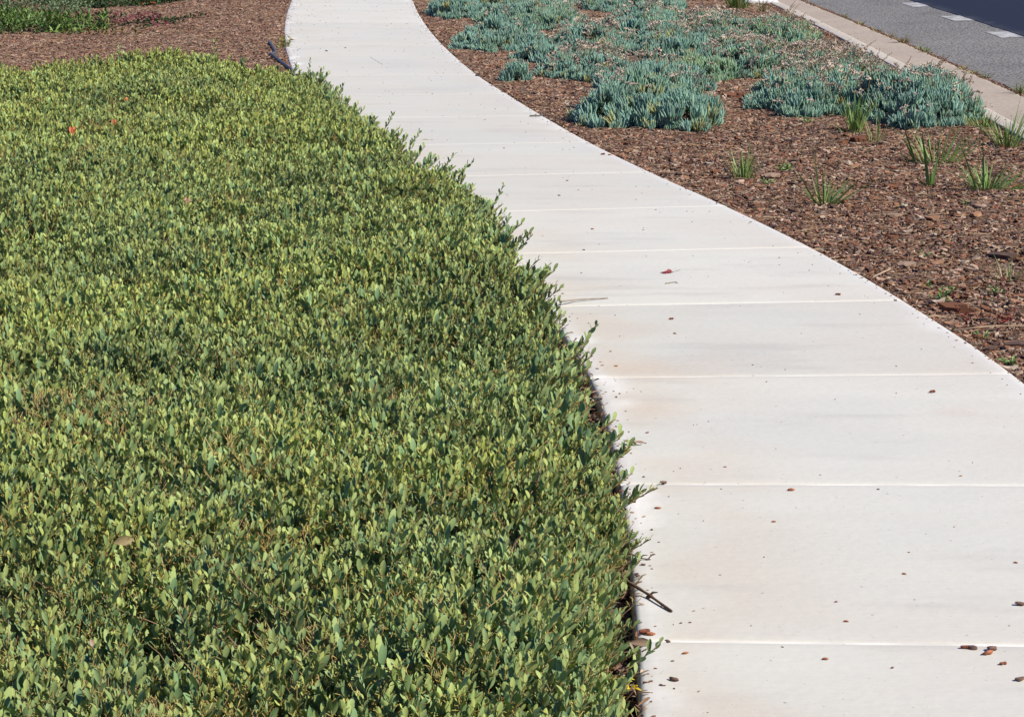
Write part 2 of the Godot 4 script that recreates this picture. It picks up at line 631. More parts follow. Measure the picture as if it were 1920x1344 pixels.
func concrete(s: float, t: float, x: float, d: float, slab: int) -> Color:
	var c := Color(0.556, 0.553, 0.497)
	c = k3(c, 1.0 + 0.05 * nz(x, d, 70.0, slab * 40.0) + 0.035 * nz(x * 0.35, d * 2.2, 260.0, slab * 13.0) + 0.0)
	c = k3(c, [1.0, 1.0, 0.985, 1.0, 1.0, 0.955, 1.025, 1.02, 0.965, 0.975, 0.95, 0.955, 0.945, 0.965, 0.97, 1.03, 1.03, 1.02, 1.0][slab])
	# smears left by drying puddles
	for q in smears:
		var ax: float = (x - q[0]) / q[2]
		var ad: float = (d - q[1]) / q[3]
		var m2 := ax * ax + ad * ad
		if m2 < 1.0:
			c = c.lerp(q[5], 0.7 * float(q[4]) * (1.0 - m2) * clampf(0.75 + 1.2 * nz(x * 0.6, d * 1.6, 330.0, 400.0), 0.0, 1.0))
	var hue := nz(x, d, 85.0, 77.0 + slab * 9.0)
	c = c.lerp(Color(0.545, 0.50, 0.44), clampf(hue * 0.7, 0.0, 0.34))
	c = c.lerp(Color(0.51, 0.515, 0.485), clampf(-hue * 0.9, 0.0, 0.4))
	# a trowelled margin along both edges
	var m := 0.5 * WIDTH - absf(t)
	if m < 0.075:
		c = c.lerp(Color(0.585, 0.58, 0.565), 0.55)
	# rust-brown leaching beside the planting, in ragged patches
	var stain := clampf(nz(x, d, 120.0, 140.0) * 2.4 + 0.25, 0.0, 1.0) * smoothstep(-0.70, -0.58, t) * (1.0 - smoothstep(-0.52, -0.05, t))
	c = c.lerp(Color(0.50, 0.37, 0.26), 0.22 * stain * (1.0 if d < 15.0 else 0.5))
	var warm := clampf(nz(x, d, 60.0, 180.0) * 2.0, 0.0, 1.0) * smoothstep(0.1, 0.6, t)
	c = c.lerp(Color(0.54, 0.46, 0.39), 0.16 * warm)
	# dark streaks left by standing water
	var streak := clampf(nz(x * 0.5, d * 2.5, 210.0, 210.0) * 2.2 - 0.62, 0.0, 1.0)
	c = c.lerp(Color(0.36, 0.35, 0.32), 0.36 * streak)
	# white lime at the very edge
	var lime := clampf(nz(x, d, 190.0, 250.0) * 3.0 - 0.55, 0.0, 1.0) * (1.0 - smoothstep(0.02, 0.09, absf(m - 0.05)))
	c = c.lerp(Color(0.74, 0.73, 0.71), (0.75 if t < 0.0 else 0.25) * lime)
	return c

func build_path() -> void:
	var m := mat(0.82, 0.3)
	m.albedo_texture = grain(41, 0.02, 0.972, 1.012, 900, 0.5, 6)
	m.normal_enabled = true
	m.normal_texture = bumps(8, 0.09, 4)
	m.normal_scale = 0.04
	var jm := mat(0.75, 0.3)
	jm.albedo_texture = m.albedo_texture
	var joints := [0.9, 2.4, 3.83, 5.30, 6.74, 8.23, 9.64, 10.96, 12.26, 13.6, 15.03, 16.6, 18.14, 19.75, 22.93, 26.0, 29.0, 32.0, 35.0]
	var path := structure("footpath")
	var ofs := [[-0.5 * WIDTH - 0.004, -0.16], [-0.5 * WIDTH, -0.016], [-0.5 * WIDTH + 0.005, -0.005], [-0.5 * WIDTH + 0.016, 0.0]]
	for k in 37:
		ofs.append([lerpf(-0.5 * WIDTH + 0.04, 0.5 * WIDTH - 0.04, k / 36.0), 0.0])
	ofs += [[0.5 * WIDTH - 0.016, 0.0], [0.5 * WIDTH - 0.005, -0.005], [0.5 * WIDTH, -0.016], [0.5 * WIDTH + 0.004, -0.16]]
	for j in joints.size() - 1:
		var s0: float = at_d(joints[j]) + 0.010
		var s1: float = at_d(joints[j + 1]) - 0.010
		var g := Geo.new()
		var rows := 44
		for r in rows:
			var t := (r - 1.0) / (rows - 3.0)
			var s := lerpf(s0 + 0.006, s1 - 0.006, clampf(t, 0.0, 1.0))
			var drop := 0.0
			if r == 0:
				s = s0
				drop = 0.0046
			if r == rows - 1:
				s = s1
				drop = 0.0046
			row_of_path(g, s, drop, ofs, j)
		g.grid(rows, ofs.size(), 0)
		part("slab", g.build(m), path)
	for j in joints.size():
		var g := Geo.new()
		var s: float = at_d(joints[j])
		var spread := lerpf(0.70, 1.0, clampf((float(joints[j]) - 6.0) / 8.0, 0.0, 1.0)) if j != 3 else 0.95
		for q in [[-0.0125, 0.0040], [-0.0075 * spread, 0.0030], [0.0, 0.0046], [0.0075 * spread, 0.0030], [0.0125, 0.0040]]:
			var i := station(s)
			var p: Vector2 = line[i] + (line[i + 1] - line[i]).normalized() * (s + float(q[0]) - along[i])
			var ac := across(i)
			for k in 30:
				var t := lerpf(-0.5 * WIDTH + 0.006, 0.5 * WIDTH - 0.006, k / 29.0)
				var w: Vector2 = p + ac * t + (line[i + 1] - line[i]).normalized() * 0.0025 * nz(t, s, 700.0, 5.0)
				var c := Color(0.715, 0.705, 0.65).lerp(Color(0.59, 0.578, 0.522), clampf(0.35 + nz(t * 1.5, s, 400.0, 2.0) * 2.2, 0.0, 1.0))
				g.add(Vector3(w.x, -q[1], -w.y), c, w / 2.0)
		g.grid(5, 30, 0)
		part("joint", g.build(jm), path)
	var ex := Geo.new()           # a hairline crack in the long slab
	var pts := []
	for i in 12:
		pts.append(Vector3(-1.22 + i * 0.014 + 0.006 * sin(i * 2.1), 0.0006, -21.6 + i * 0.075))
	var rad := []
	for i in 12:
		rad.append(0.0016)
	ex.tube(pts, rad, 4, Color(0.22, 0.21, 0.19), false, 0.5)
	part("crack", ex.build(mat(0.9, 0.2)), path)


func row_of_path(g: Geo, s: float, drop: float, ofs: Array, slab: int) -> void:
	var i := station(s)
	var f := (s - along[i]) / maxf(along[i + 1] - along[i], 1e-5)
	var p := line[i].lerp(line[i + 1], f)
	var ac := across(i).lerp(across(i + 1), f).normalized()
	for o in ofs:
		var w: Vector2 = p + ac * float(o[0])
		var c := concrete(s, o[0], w.x, w.y, slab)
		if o[1] < -0.1:
			c = Color(0.30, 0.26, 0.22)
		g.add(Vector3(w.x, float(o[1]) - drop, -w.y), c, w / 2.0)

# ---------------------------------------------------------------- kerb, gutter, road
func run_along(stations: Array, profile: Array, d0: float, d1: float, step: float, cols: Array, scale_uv: float) -> Geo:
	var g := Geo.new()
	var rows := maxi(2, int(ceil((d1 - d0) / step)) + 1)
	for r in rows:
		var d := lerpf(d0, d1, r / (rows - 1.0))
		for k in profile.size():
			var x: float = kerb_x(d) + float(profile[k][0])
			if profile[k].size() > 2:
				x = seam_x(d) + float(profile[k][0]) + float(profile[k][2]) * nz(x, d, 350.0, 61.0)
			var c: Color = cols[k]
			c = k3(c, 1.0 + 0.10 * nz(x, d, 120.0, 15.0) + 0.07 * nz(x, d, 500.0, 16.0))
			g.add(Vector3(x, profile[k][1], -d), c, Vector2(x, d) * scale_uv)
	g.grid(rows, profile.size(), 0)
	return g

func build_road() -> void:
	var cm := mat(0.85, 0.3)
	cm.albedo_texture = grain(55, 0.03, 0.82, 1.06, 5200, 0.45, 1)
	var light := Color(0.51, 0.465, 0.40)
	var pan := Color(0.43, 0.365, 0.295)
	var kerb := structure("kerb")
	var cuts := [-4.0, 2.0, 5.0, 8.1, 11.1, 14.2, 17.2, 20.2, 23.2, 26.2, 29.2, 32.2, 35.2, 40.0, 60.0]
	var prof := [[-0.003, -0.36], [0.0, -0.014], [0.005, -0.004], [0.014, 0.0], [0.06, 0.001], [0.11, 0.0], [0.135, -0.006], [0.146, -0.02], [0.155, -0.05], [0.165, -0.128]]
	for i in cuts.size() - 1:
		var g := run_along([], prof, cuts[i] + 0.0015, cuts[i + 1] - 0.0015, 0.2495 if cuts[i + 1] < 36 else 0.5, [Color(0.13, 0.09, 0.07), Color(0.22, 0.17, 0.13), light, light, light, light, light, light, light, pan], 0.6)  # soil-brown inner face also paints in the shade on that side
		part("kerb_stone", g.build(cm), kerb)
	var gp := run_along([], [[0.166, -0.127], [0.25, -0.132], [0.40, -0.125], [0.55, -0.118], [-0.05, -0.112, 0.012], [-0.012, -0.112, 0.03], [0.0, -0.135, 0.03]], -4.0, 60.0, 0.125, [k3(pan, 0.8), pan, pan, pan, pan, k3(pan, 0.95), k3(pan, 0.5)], 0.6)
	var gutter := structure("gutter", gp.build(cm))
	var rm := mat(0.9, 0.35)
	rm.albedo_texture = grain(71, 0.06, 0.25, 1.75, 12000, 0.35, 1)
	rm.normal_enabled = true
	rm.normal_texture = bumps(9, 0.25, 2)
	rm.normal_scale = 0.5
	rm.uv1_scale = Vector3(1, 1, 1)
	var grey := Color(0.212, 0.206, 0.194)
	var rg := Geo.new()
	var rows := 257
	var xs := [0.035, 0.06, 0.1, 0.2, 0.35, 0.5, 0.65, 0.8, 0.95, 1.1, 1.25, 1.34]
	for r in rows:
		var d := -4.0 + r * 0.25
		for x in xs:
			var wx: float = seam_x(d) + x + (0.035 * nz(x, d, 420.0, 66.0) if x < 0.05 else 0.0)
			var c := k3(grey, 1.0 + 0.12 * nz(wx, d, 60.0, 21.0) + 0.06 * nz(wx, d * 0.3, 240.0, 22.0))
			var oil := clampf(nz(wx, d * 0.6, 120.0, 23.0) * 2.0 - 0.25, 0.0, 1.0)
			c = c.lerp(Color(0.085, 0.085, 0.088), 0.45 * oil)
			rg.add(Vector3(wx, -0.112 + 0.012 * float(x), -d), c, Vector2(wx, d) * 0.22)
	rg.grid(rows, xs.size(), 0)
	var road := structure("road", rg.build(rm))
	var sm := mat(0.62, 0.45, true)
	sm.albedo_texture = grain(73, 0.06, 0.5, 1.5, 3000, 0.4, 1)
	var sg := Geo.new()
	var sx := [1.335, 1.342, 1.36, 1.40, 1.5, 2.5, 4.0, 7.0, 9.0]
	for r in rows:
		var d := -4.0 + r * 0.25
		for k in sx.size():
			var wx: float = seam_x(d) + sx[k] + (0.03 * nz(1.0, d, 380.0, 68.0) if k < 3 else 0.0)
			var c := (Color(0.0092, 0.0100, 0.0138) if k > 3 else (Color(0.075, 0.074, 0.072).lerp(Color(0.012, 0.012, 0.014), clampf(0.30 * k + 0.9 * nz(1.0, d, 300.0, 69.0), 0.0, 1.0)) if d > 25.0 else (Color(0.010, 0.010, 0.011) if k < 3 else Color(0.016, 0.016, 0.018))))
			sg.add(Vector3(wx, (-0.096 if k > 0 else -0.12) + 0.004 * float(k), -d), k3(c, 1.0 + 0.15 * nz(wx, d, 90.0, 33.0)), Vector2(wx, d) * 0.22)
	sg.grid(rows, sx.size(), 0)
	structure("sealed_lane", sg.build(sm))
	# dashes of the bicycle lane
	var pm := mat(0.7, 0.4)
	pm.albedo_texture = grain(75, 0.05, 0.78, 1.12, 2600, 0.55, 1)
	for i in 9:
		var d := 17.82 + i * 2.59
		var w := Geo.new()
		for r in 8:
			for k in 5:
				var dd := d + 0.86 * r / 7.0 + 0.07 * k / 4.0
				var x := kerb_x(dd) + 1.825 + 0.245 * k / 4.0
				x += 0.006 * nz(k * 1.7, r * 1.1 + i, 900.0, 4.0)
				w.add(Vector3(x, -0.112 + 0.012 * (x - seam_x(dd)) + 0.004, -dd), Color(0.50, 0.50, 0.49).lerp(Color(0.24, 0.235, 0.225), clampf(0.15 + 1.6 * nz(k * 0.6, r * 0.5 + i * 9.0, 160.0, 8.0) + (0.45 if k == 0 or k == 4 or r == 0 or r == 7 else 0.0), 0.0, 1.0)), Vector2(x, dd) * 0.9)
		w.grid(8, 5, 0)
		part("lane_marking", w.build(pm), road)
	# grit in the seam between gutter and asphalt
	var flakes := []
	for i in 3:
		flakes.append(flake(500 + i, 0.7, 0.25, 0.0).build(woody, true))
	var s := Spread.new(3)
	for i in 5200:
		var d := rf(15.0, 36.0)
		var x := seam_x(d) + 0.012 + 0.03 * nz(1.0, d, 350.0, 61.0) + rng.randfn(0.0, 0.016)
		s.put(i % 3, turned(rf(0, TAU), rf(-0.3, 0.3), rf(-0.3, 0.3), rf(0.006, 0.02), Vector3(x, -0.116 + rf(0, 0.008), -d)), bark_tone(0.1))
	for i in 700:
		var d := rf(15.0, 34.0)
		var x := kerb_x(d) + rf(0.0, 0.75)
		var y := 0.002 if x < kerb_x(d) + 0.13 else -0.122
		if absf(x - kerb_x(d) - 0.15) < 0.03:
			continue
		s.put(i % 3, turned(rf(0, TAU), 0, 0, rf(0.004, 0.014), Vector3(x, y, -d)), bark_tone(0.3))
	scatter("seam_grit", s, flakes, gutter)

# ---------------------------------------------------------------- bark mulch
func build_mulch() -> void:
	var soil := mat(0.95, 0.2)
	var right := structure("mulch_bed", sheet(-3.0, 42.0, 0.2, 22, 1.0, Color(0.060, 0.036, 0.026)).build(soil))
	var left := structure("planting_soil", sheet(-3.0, 42.0, 0.25, 30, -1.0, Color(0.075, 0.047, 0.034)).build(soil))
	var meshes := []
	for i in 6:
		meshes.append(flake(100 + i, [0.42, 0.55, 0.35, 0.7, 0.28, 0.5][i], [0.12, 0.16, 0.10, 0.2, 0.1, 0.14][i], [0.0, 1.0, -0.6, 0.4, 0.8, 0.0][i]).build(woody, true))
	for i in 3:
		meshes.append(stick(130 + i, 0.022, 0.05).build(woody))
	var s := Spread.new(9)
	var d := 5.8
	while d < 33.0:
		var band := 0.25
		var x0 := edge_r(d + 0.12) + 0.004
		var x1 := minf(kerb_x(d), 0.2025 * d + 0.75)
		var grow := lerpf(1.0, 1.5, clampf((d - 9.0) / 16.0, 0.0, 1.0))
		if x1 > x0:
			var n := int((x1 - x0) * band * 10000.0 / (grow * grow))
			for i in n:
				var x := rf(x0, x1)
				var dd := d + rf(0, band)
				if x < edge_r(dd) + 0.006:
					continue
				chip(s, x, dd, soil_r(x, dd), grow, 0.12 + 0.5 * clampf((d - 15.0) / 14.0, 0.0, 1.0))
		d += band
	scatter("bark_mulch", s, meshes, right)
	s = Spread.new(9)
	d = 14.0
	while d < 34.0:
		var band := 0.25
		var x0 := -0.2025 * d - 0.7
		var x1 := edge_l(d + 0.12) - 0.004
		var grow := lerpf(1.15, 1.6, clampf((d - 14.0) / 16.0, 0.0, 1.0))
		var n := int((x1 - x0) * band * 7000.0 / (grow * grow))
		for i in n:
			var x := rf(x0, x1)
			var dd := d + rf(0, band)
			if d < 17.6 and inside(x, dd) > 0.35:
				continue
			chip(s, x, dd, soil_l(x, dd), grow, 0.75)
		d += band
	# the gap between the groundcover and the near part of the path
	for i in 9000:
		var dd := rf(3.5, 14.0)
		var x := edge_l(dd) - absf(rng.randfn(0.0, 0.09)) - 0.004
		chip(s, x, dd, soil_l(x, dd) + rf(0.0, 0.03), 1.0, 0.45)
	scatter("bark_mulch", s, meshes, left)
	# the pieces of bark one can pick out
	var tones := []
	for c in [Color(0.20, 0.10, 0.055), Color(0.30, 0.17, 0.10), Color(0.10, 0.065, 0.05), Color(0.27, 0.19, 0.14), Color(0.16, 0.07, 0.038), Color(0.44, 0.35, 0.27)]:
		tones.append(mat(0.85, 0.3, true, c))
	var big := []   # a dozen shapes
	for i in 12:
		big.append(flake(160 + i, rf(0.25, 0.6), rf(0.08, 0.16), rf(-0.5, 0.9)).build(tones[i % 5 if i < 11 else 5], true))
	var made := 0
	while made < 285:
		var dd := 7.0 + 11.0 * pow(rng.randf(), 1.3)
		var x1 := minf(kerb_x(dd), 0.2025 * dd + 0.1)
		var x0 := edge_r(dd) + 0.03
		if x1 < x0:
			continue
		var o := part("bark_chip", big[rng.randi() % 12 if rng.randf() < 0.5 else rng.randi() % 5], right)
		var x := rf(x0, x1)
		var sz := rf(0.032, 0.075) * (1.25 if dd > 12.0 else 1.0)
		o.transform = turned(rf(0, TAU), rf(-0.25, 0.25), rf(-0.2, 0.2), sz, Vector3(x, soil_r(x, dd) + 0.03, -dd))
		made += 1
	for q in [[1.811, 8.877, 0.13, 0.1, 2], [1.663, 9.776, 0.075, 0.2, 11], [2.024, 12.122, 0.085, 0.3, 1], [2.256, 12.238, 0.10, 0.9, 6], [1.678, 10.658, 0.10, 0.3, 3], [1.411, 13.714, 0.12, 0.5, 3], [2.124, 15.418, 0.20, 0.75, 4], [1.706, 9.624, 0.15, -0.7, 4], [1.911, 14.159, 0.08, 0.1, 6], [2.141, 10.946, 0.16, -0.55, 2], [1.582, 18.222, 0.20, 0.03, 4], [1.836, 11.696, 0.06, 0.1, 11]]:
		var o := part("bark_chip", big[int(q[4])], right)
		o.transform = turned(q[3], 0.06, 0.05, q[2], on(q[0], q[1], 0.035))

func chip(s: Spread, x: float, d: float, y: float, grow: float, dry: float) -> void:
	if rng.randf() < 0.085:
		s.put(6 + rng.randi() % 3, turned(rf(0, TAU), rf(-0.15, 0.15), rf(-0.2, 0.2), rf(0.03, 0.12) * grow, Vector3(x, y + rf(0.012, 0.03), -d)), k3(pick(straw), rf(0.6, 1.25)))
	else:
		var k := rng.randi() % 6
		s.put(k, turned(rf(0, TAU), rf(-0.45, 0.45), rf(-0.4, 0.4), rf(0.010, 0.042) * grow, Vector3(x, y + rf(-0.002, 0.026), -d)), bark_tone(dry))

# ---------------------------------------------------------------- the groundcover
func build_groundcover() -> void:
	var t := thing("groundcover_shrub", "broad low green groundcover shrub with small oval leaves filling the bed left of the path", "shrub", Vector3(-1.0, 0.0, -10.0))
	var home := -t.position
	var floor_geo := Geo.new()        # old stems and dead leaves under the canopy
	var meshes := []
	var leans := [0.12, 0.3, 0.5, 0.7, 0.95, 0.2, 0.4, 0.6, 0.85, 1.15, 0.35, 0.55]
	for i in 12:
		meshes.append(shoot(300 + i, leans[i], 0.095 + 0.018 * (i % 3), 11 + i % 4, 0.0262 + 0.0030 * (i % 4)).build(leafy))
	for i in 3:
		var r := RandomNumberGenerator.new()
		r.seed = 360 + i
		var g := Geo.new()
		for k in 7:
			var dir := Vector3(r.randf_range(-0.7, 0.7), 1.0, r.randf_range(-0.7, 0.7)).normalized()
			var foot := Vector3(r.randf_range(-0.03, 0.03), 0, r.randf_range(-0.03, 0.03))
			var col: Color = pick([Color(0.40, 0.29, 0.15), Color(0.46, 0.37, 0.17), Color(0.34, 0.22, 0.13)])
			g.tube([foot, foot + dir * 0.05, foot + dir * 0.10 + Vector3(0.008, 0, 0.004)], [0.0012, 0.0009, 0.0006], 4, col)
			for b in 6:
				var q := foot + dir * r.randf_range(0.03, 0.10)
				var bd := Vector3(r.randf_range(-1, 1), 0.8, r.randf_range(-1, 1)).normalized()
				g.tube([q, q + bd * 0.009, q + bd * 0.015], [0.0005, 0.0009, 0.0006], 3, Color(0.44, 0.36, 0.13))
		meshes.append(g.build(leafy))
	var s := Spread.new(15)
	var d := 2.9
	while d < 19.1:
		var step := 0.1
		var dens := 3900.0 if d < 8.0 else (3000.0 if d < 12.0 else 2300.0)
		var grow := 1.0 if d < 8.0 else (1.05 if d < 12.0 else 1.12)
		var x0 := -0.205 * d - 0.45
		var x1 := edge_l(d) + 0.10
		var n := int((x1 - x0) * step * dens)
		for i in n:
			var x := rf(x0, x1)
			var dd := d + rf(0, step)
			var e := inside(x, dd)
			if e < -0.01:
				continue
			var h := canopy(x, dd, e)
			var gap := nz(x, dd, 240.0, 44.0)
			if gap > 0.33 and rng.randf() < 0.75:
				h -= 0.10
			var y := h - 0.085 - 0.13 * pow(rng.randf(), 1.7)
			var yaw := rf(0, TAU)
			if e < 0.05 and rng.randf() < 0.5 and d > 6.0:
				h = maxf(h, 0.10)
			if e < 0.2 and rng.randf() < 0.6:
				yaw = rf(-0.9, 0.9) + (0.5 if d > 9.0 else 0.0)
			if e < 0.07 and x > -2.0 and d > 5.8 and rng.randf() < 0.22:    # shoots that lean out over the concrete
				s.put(pick([4, 8, 9, 3, 7]), turned(rf(-0.7, 0.7) + (0.3 if d > 9.0 else 0.0), rf(-0.2, 0.2), rf(-0.25, 0.25), rf(0.9, 1.6), Vector3(x - 0.02, h - rf(0.02, 0.09), -dd) + home), Color(1.05, 1.03, 1.0) * rf(0.85, 1.15))
			y = maxf(y, soil_l(x, dd) - 0.01)
			var tone := 1.0 + 0.24 * nz(x, dd, 130.0, 55.0)
			var yel := clampf(0.09 + 0.16 * smoothstep(10.0, 17.0, dd) + 0.14 * smoothstep(-0.2, -1.2, x) + nz(x, dd, 60.0, 58.0) * 0.6 + nz(x, dd, 210.0, 59.0) * 0.5, 0.0, 0.6)
			s.put(12 + rng.randi() % 3 if rng.randf() < 0.05 + 0.5 * clampf(nz(x, dd, 260.0, 63.0) - 0.15, 0.0, 1.0) + 0.5 * clampf(1.0 - Vector2((x - (-1.082)) / 0.22, (dd - 6.353) / 0.45).length(), 0.0, 1.0) else rng.randi() % 12, Transform3D(Basis.from_euler(Vector3(rf(-0.15, 0.15), yaw, rf(-0.15, 0.15))).scaled(Vector3.ONE * grow * rf(0.85, 1.15)), Vector3(x, y, -dd) + home), Color(tone * (1.0 + yel * 0.36), tone * (1.0 + yel * 0.24), tone * (1.0 - yel * 0.12)))
		d += step
	scatter("foliage", s, meshes, t)
	# stems that show between the leaves
	var bm := mat(0.8, 0.3)
	var stems := []
	for i in 6:
		var g := Geo.new()
		var pts := []
		var rad := []
		for k in 7:
			pts.append(Vector3(0.05 * k, 0.018 * k + 0.004 * sin(k * 1.7 + i), 0.012 * sin(k * 1.3 + i * 2.0)))
			rad.append(0.0021 - 0.00022 * k)
		g.tube(pts, rad, 5, [Color(0.33, 0.21, 0.12), Color(0.38, 0.28, 0.14), Color(0.30, 0.18, 0.13)][i % 3])
		stems.append(g.build(bm))
	var made := 0
	while made < 240:
		var dd := 4.0 + 12.0 * pow(rng.randf(), 1.7)
		var x := rf(-0.205 * dd, edge_l(dd) - 0.1)
		var e := inside(x, dd)
		if e < 0.12:
			continue
		var o := part("stem", stems[rng.randi() % 6], t)
		o.transform = turned(rf(1.7, 2.9) if x < -0.3 or rng.randf() < 0.3 else rf(0.3, 1.3), rf(-0.1, 0.1), rf(-0.05, 0.2), rf(0.4, 0.8), Vector3(x, canopy(x, dd, e) - rf(0.05, 0.085), -dd) + home)
		made += 1
	# shoots that stand clear of the mass, leaf by leaf
	var lm := []
	for i in 8:
		var g := Geo.new()
		var r := RandomNumberGenerator.new()
		r.seed = 900 + i
		var c := sprig_leaf_color(r, 0.5 if i > 5 else 0.1)
		g.leaf(Vector3.ZERO, Vector3.UP, Vector3(0, 0, 1), 0.031, 0.0068, k3(c, 1.05), c.lerp(Color(0.42, 0.36, 0.13), 0.45), 0.12, 0.3, 0.83)
		lm.append(g.build(leafy))
	# [x, D, height of the foot, lean to the right, lean away, length, leaves]
	var clear := [[0.285, 5.10, 0.015, 1.15, 0.15, 0.11, 7], [0.235, 5.72, 0.05, 0.75, -0.05, 0.15, 9], [0.25, 6.2, 0.06, 0.7, 0.1, 0.10, 7], [0.22, 6.5, 0.06, 0.6, 0.1, 0.10, 7], [0.235, 7.9, 0.13, 0.75, -0.1, 0.15, 9], [0.16, 8.15, 0.16, 0.5, 0.0, 0.12, 7], [0.10, 9.05, 0.16, 0.7, 0.0, 0.16, 9], [0.04, 9.75, 0.17, 0.75, 0.0, 0.13, 8], [-0.02, 10.3, 0.18, 0.5, 0.0, 0.10, 7], [-0.09, 10.9, 0.18, 0.8, 0.1, 0.12, 7], [-0.30, 12.1, 0.17, 1.2, 0.0, 0.20, 9], [-0.36, 12.25, 0.18, 1.0, -0.1, 0.18, 8], [-0.55, 13.3, 0.18, 0.6, 0.1, 0.13, 8], [-0.72, 14.2, 0.18, 0.5, 0.0, 0.12, 8], [-1.12, 16.25, 0.16, 0.4, 0.0, 0.17, 9], [-1.40, 17.3, 0.18, 0.4, 0.0, 0.14, 8], [-1.52, 17.45, 0.18, 0.2, 0.0, 0.15, 8], [-1.93, 18.1, 0.18, -0.1, 0.0, 0.14, 8], [-2.2, 18.8, 0.2, 0.0, 0.0, 0.17, 8], [-2.9, 18.7, 0.2, 0.2, 0.0, 0.12, 7], [0.10, 5.3, 0.20, 0.4, -0.2, 0.1, 8], [-0.1, 5.0, 0.22, 0.2, -0.2, 0.1, 8], [-0.4, 4.9, 0.23, -0.3, -0.1, 0.1, 8], [-0.7, 5.1, 0.23, 0.3, -0.1, 0.1, 8], [0.0, 4.75, 0.2, 0.5, -0.1, 0.1, 8], [-0.55, 4.6, 0.22, -0.4, -0.1, 0.1, 8], [0.08, 6.1, 0.2, 0.3, -0.1, 0.1, 8], [-0.3, 5.7, 0.23, 0.3, -0.1, 0.1, 8], [-0.9, 5.6, 0.23, -0.3, -0.1, 0.1, 8], [0.19, 4.7, 0.03, 0.9, -0.1, 0.12, 8]]
	for q in clear:
		if float(q[1]) > 8.5:
			q[5] = float(q[5]) * rf(0.5, 1.15)
			q[3] = float(q[3]) + rf(-0.25, 0.25)
		var foot := Vector3(float(q[0]) - 0.05 * (1.0 - smoothstep(8.5, 12.0, float(q[1]))), q[2], -q[1])
		var dir := Vector3(sin(q[3]), cos(q[3]), -q[4]).normalized()
		var g := Geo.new()
		var pts := []
		for k in 6:
			pts.append(dir * float(q[5]) * 0.78 * k / 5.0 + Vector3.UP * 0.02 * k * k / 25.0)
		g.tube(pts, [0.0017, 0.0015, 0.0013, 0.0011, 0.0009, 0.0007], 5, Color(0.29, 0.19, 0.09))
		var sp := part("shoot", g.build(bm), t, foot + home)
		for i in int(q[6]) + 4:
			var tt := (i + 1.0) / (float(q[6]) + 4.0)
			var phi := i * 2.4 + float(q[0]) * 20.0
			var ld := (dir * 0.6 + Vector3(cos(phi), 0, sin(phi)) * 0.6 + Vector3.UP * 0.5).normalized()
			var face := ld.cross(Vector3(cos(phi * 1.7), 0.2, sin(phi * 1.7))).normalized()
			var o := part("leaf", lm[rng.randi() % 8], sp)
			var sd := face.cross(ld).normalized()
			o.transform = Transform3D(Basis(sd, ld, sd.cross(ld)).scaled(Vector3.ONE * rf(0.75, 1.1) * (0.7 if tt > 0.9 else 1.0)), dir * float(q[5]) * 0.78 * tt + Vector3.UP * 0.02 * tt * tt)

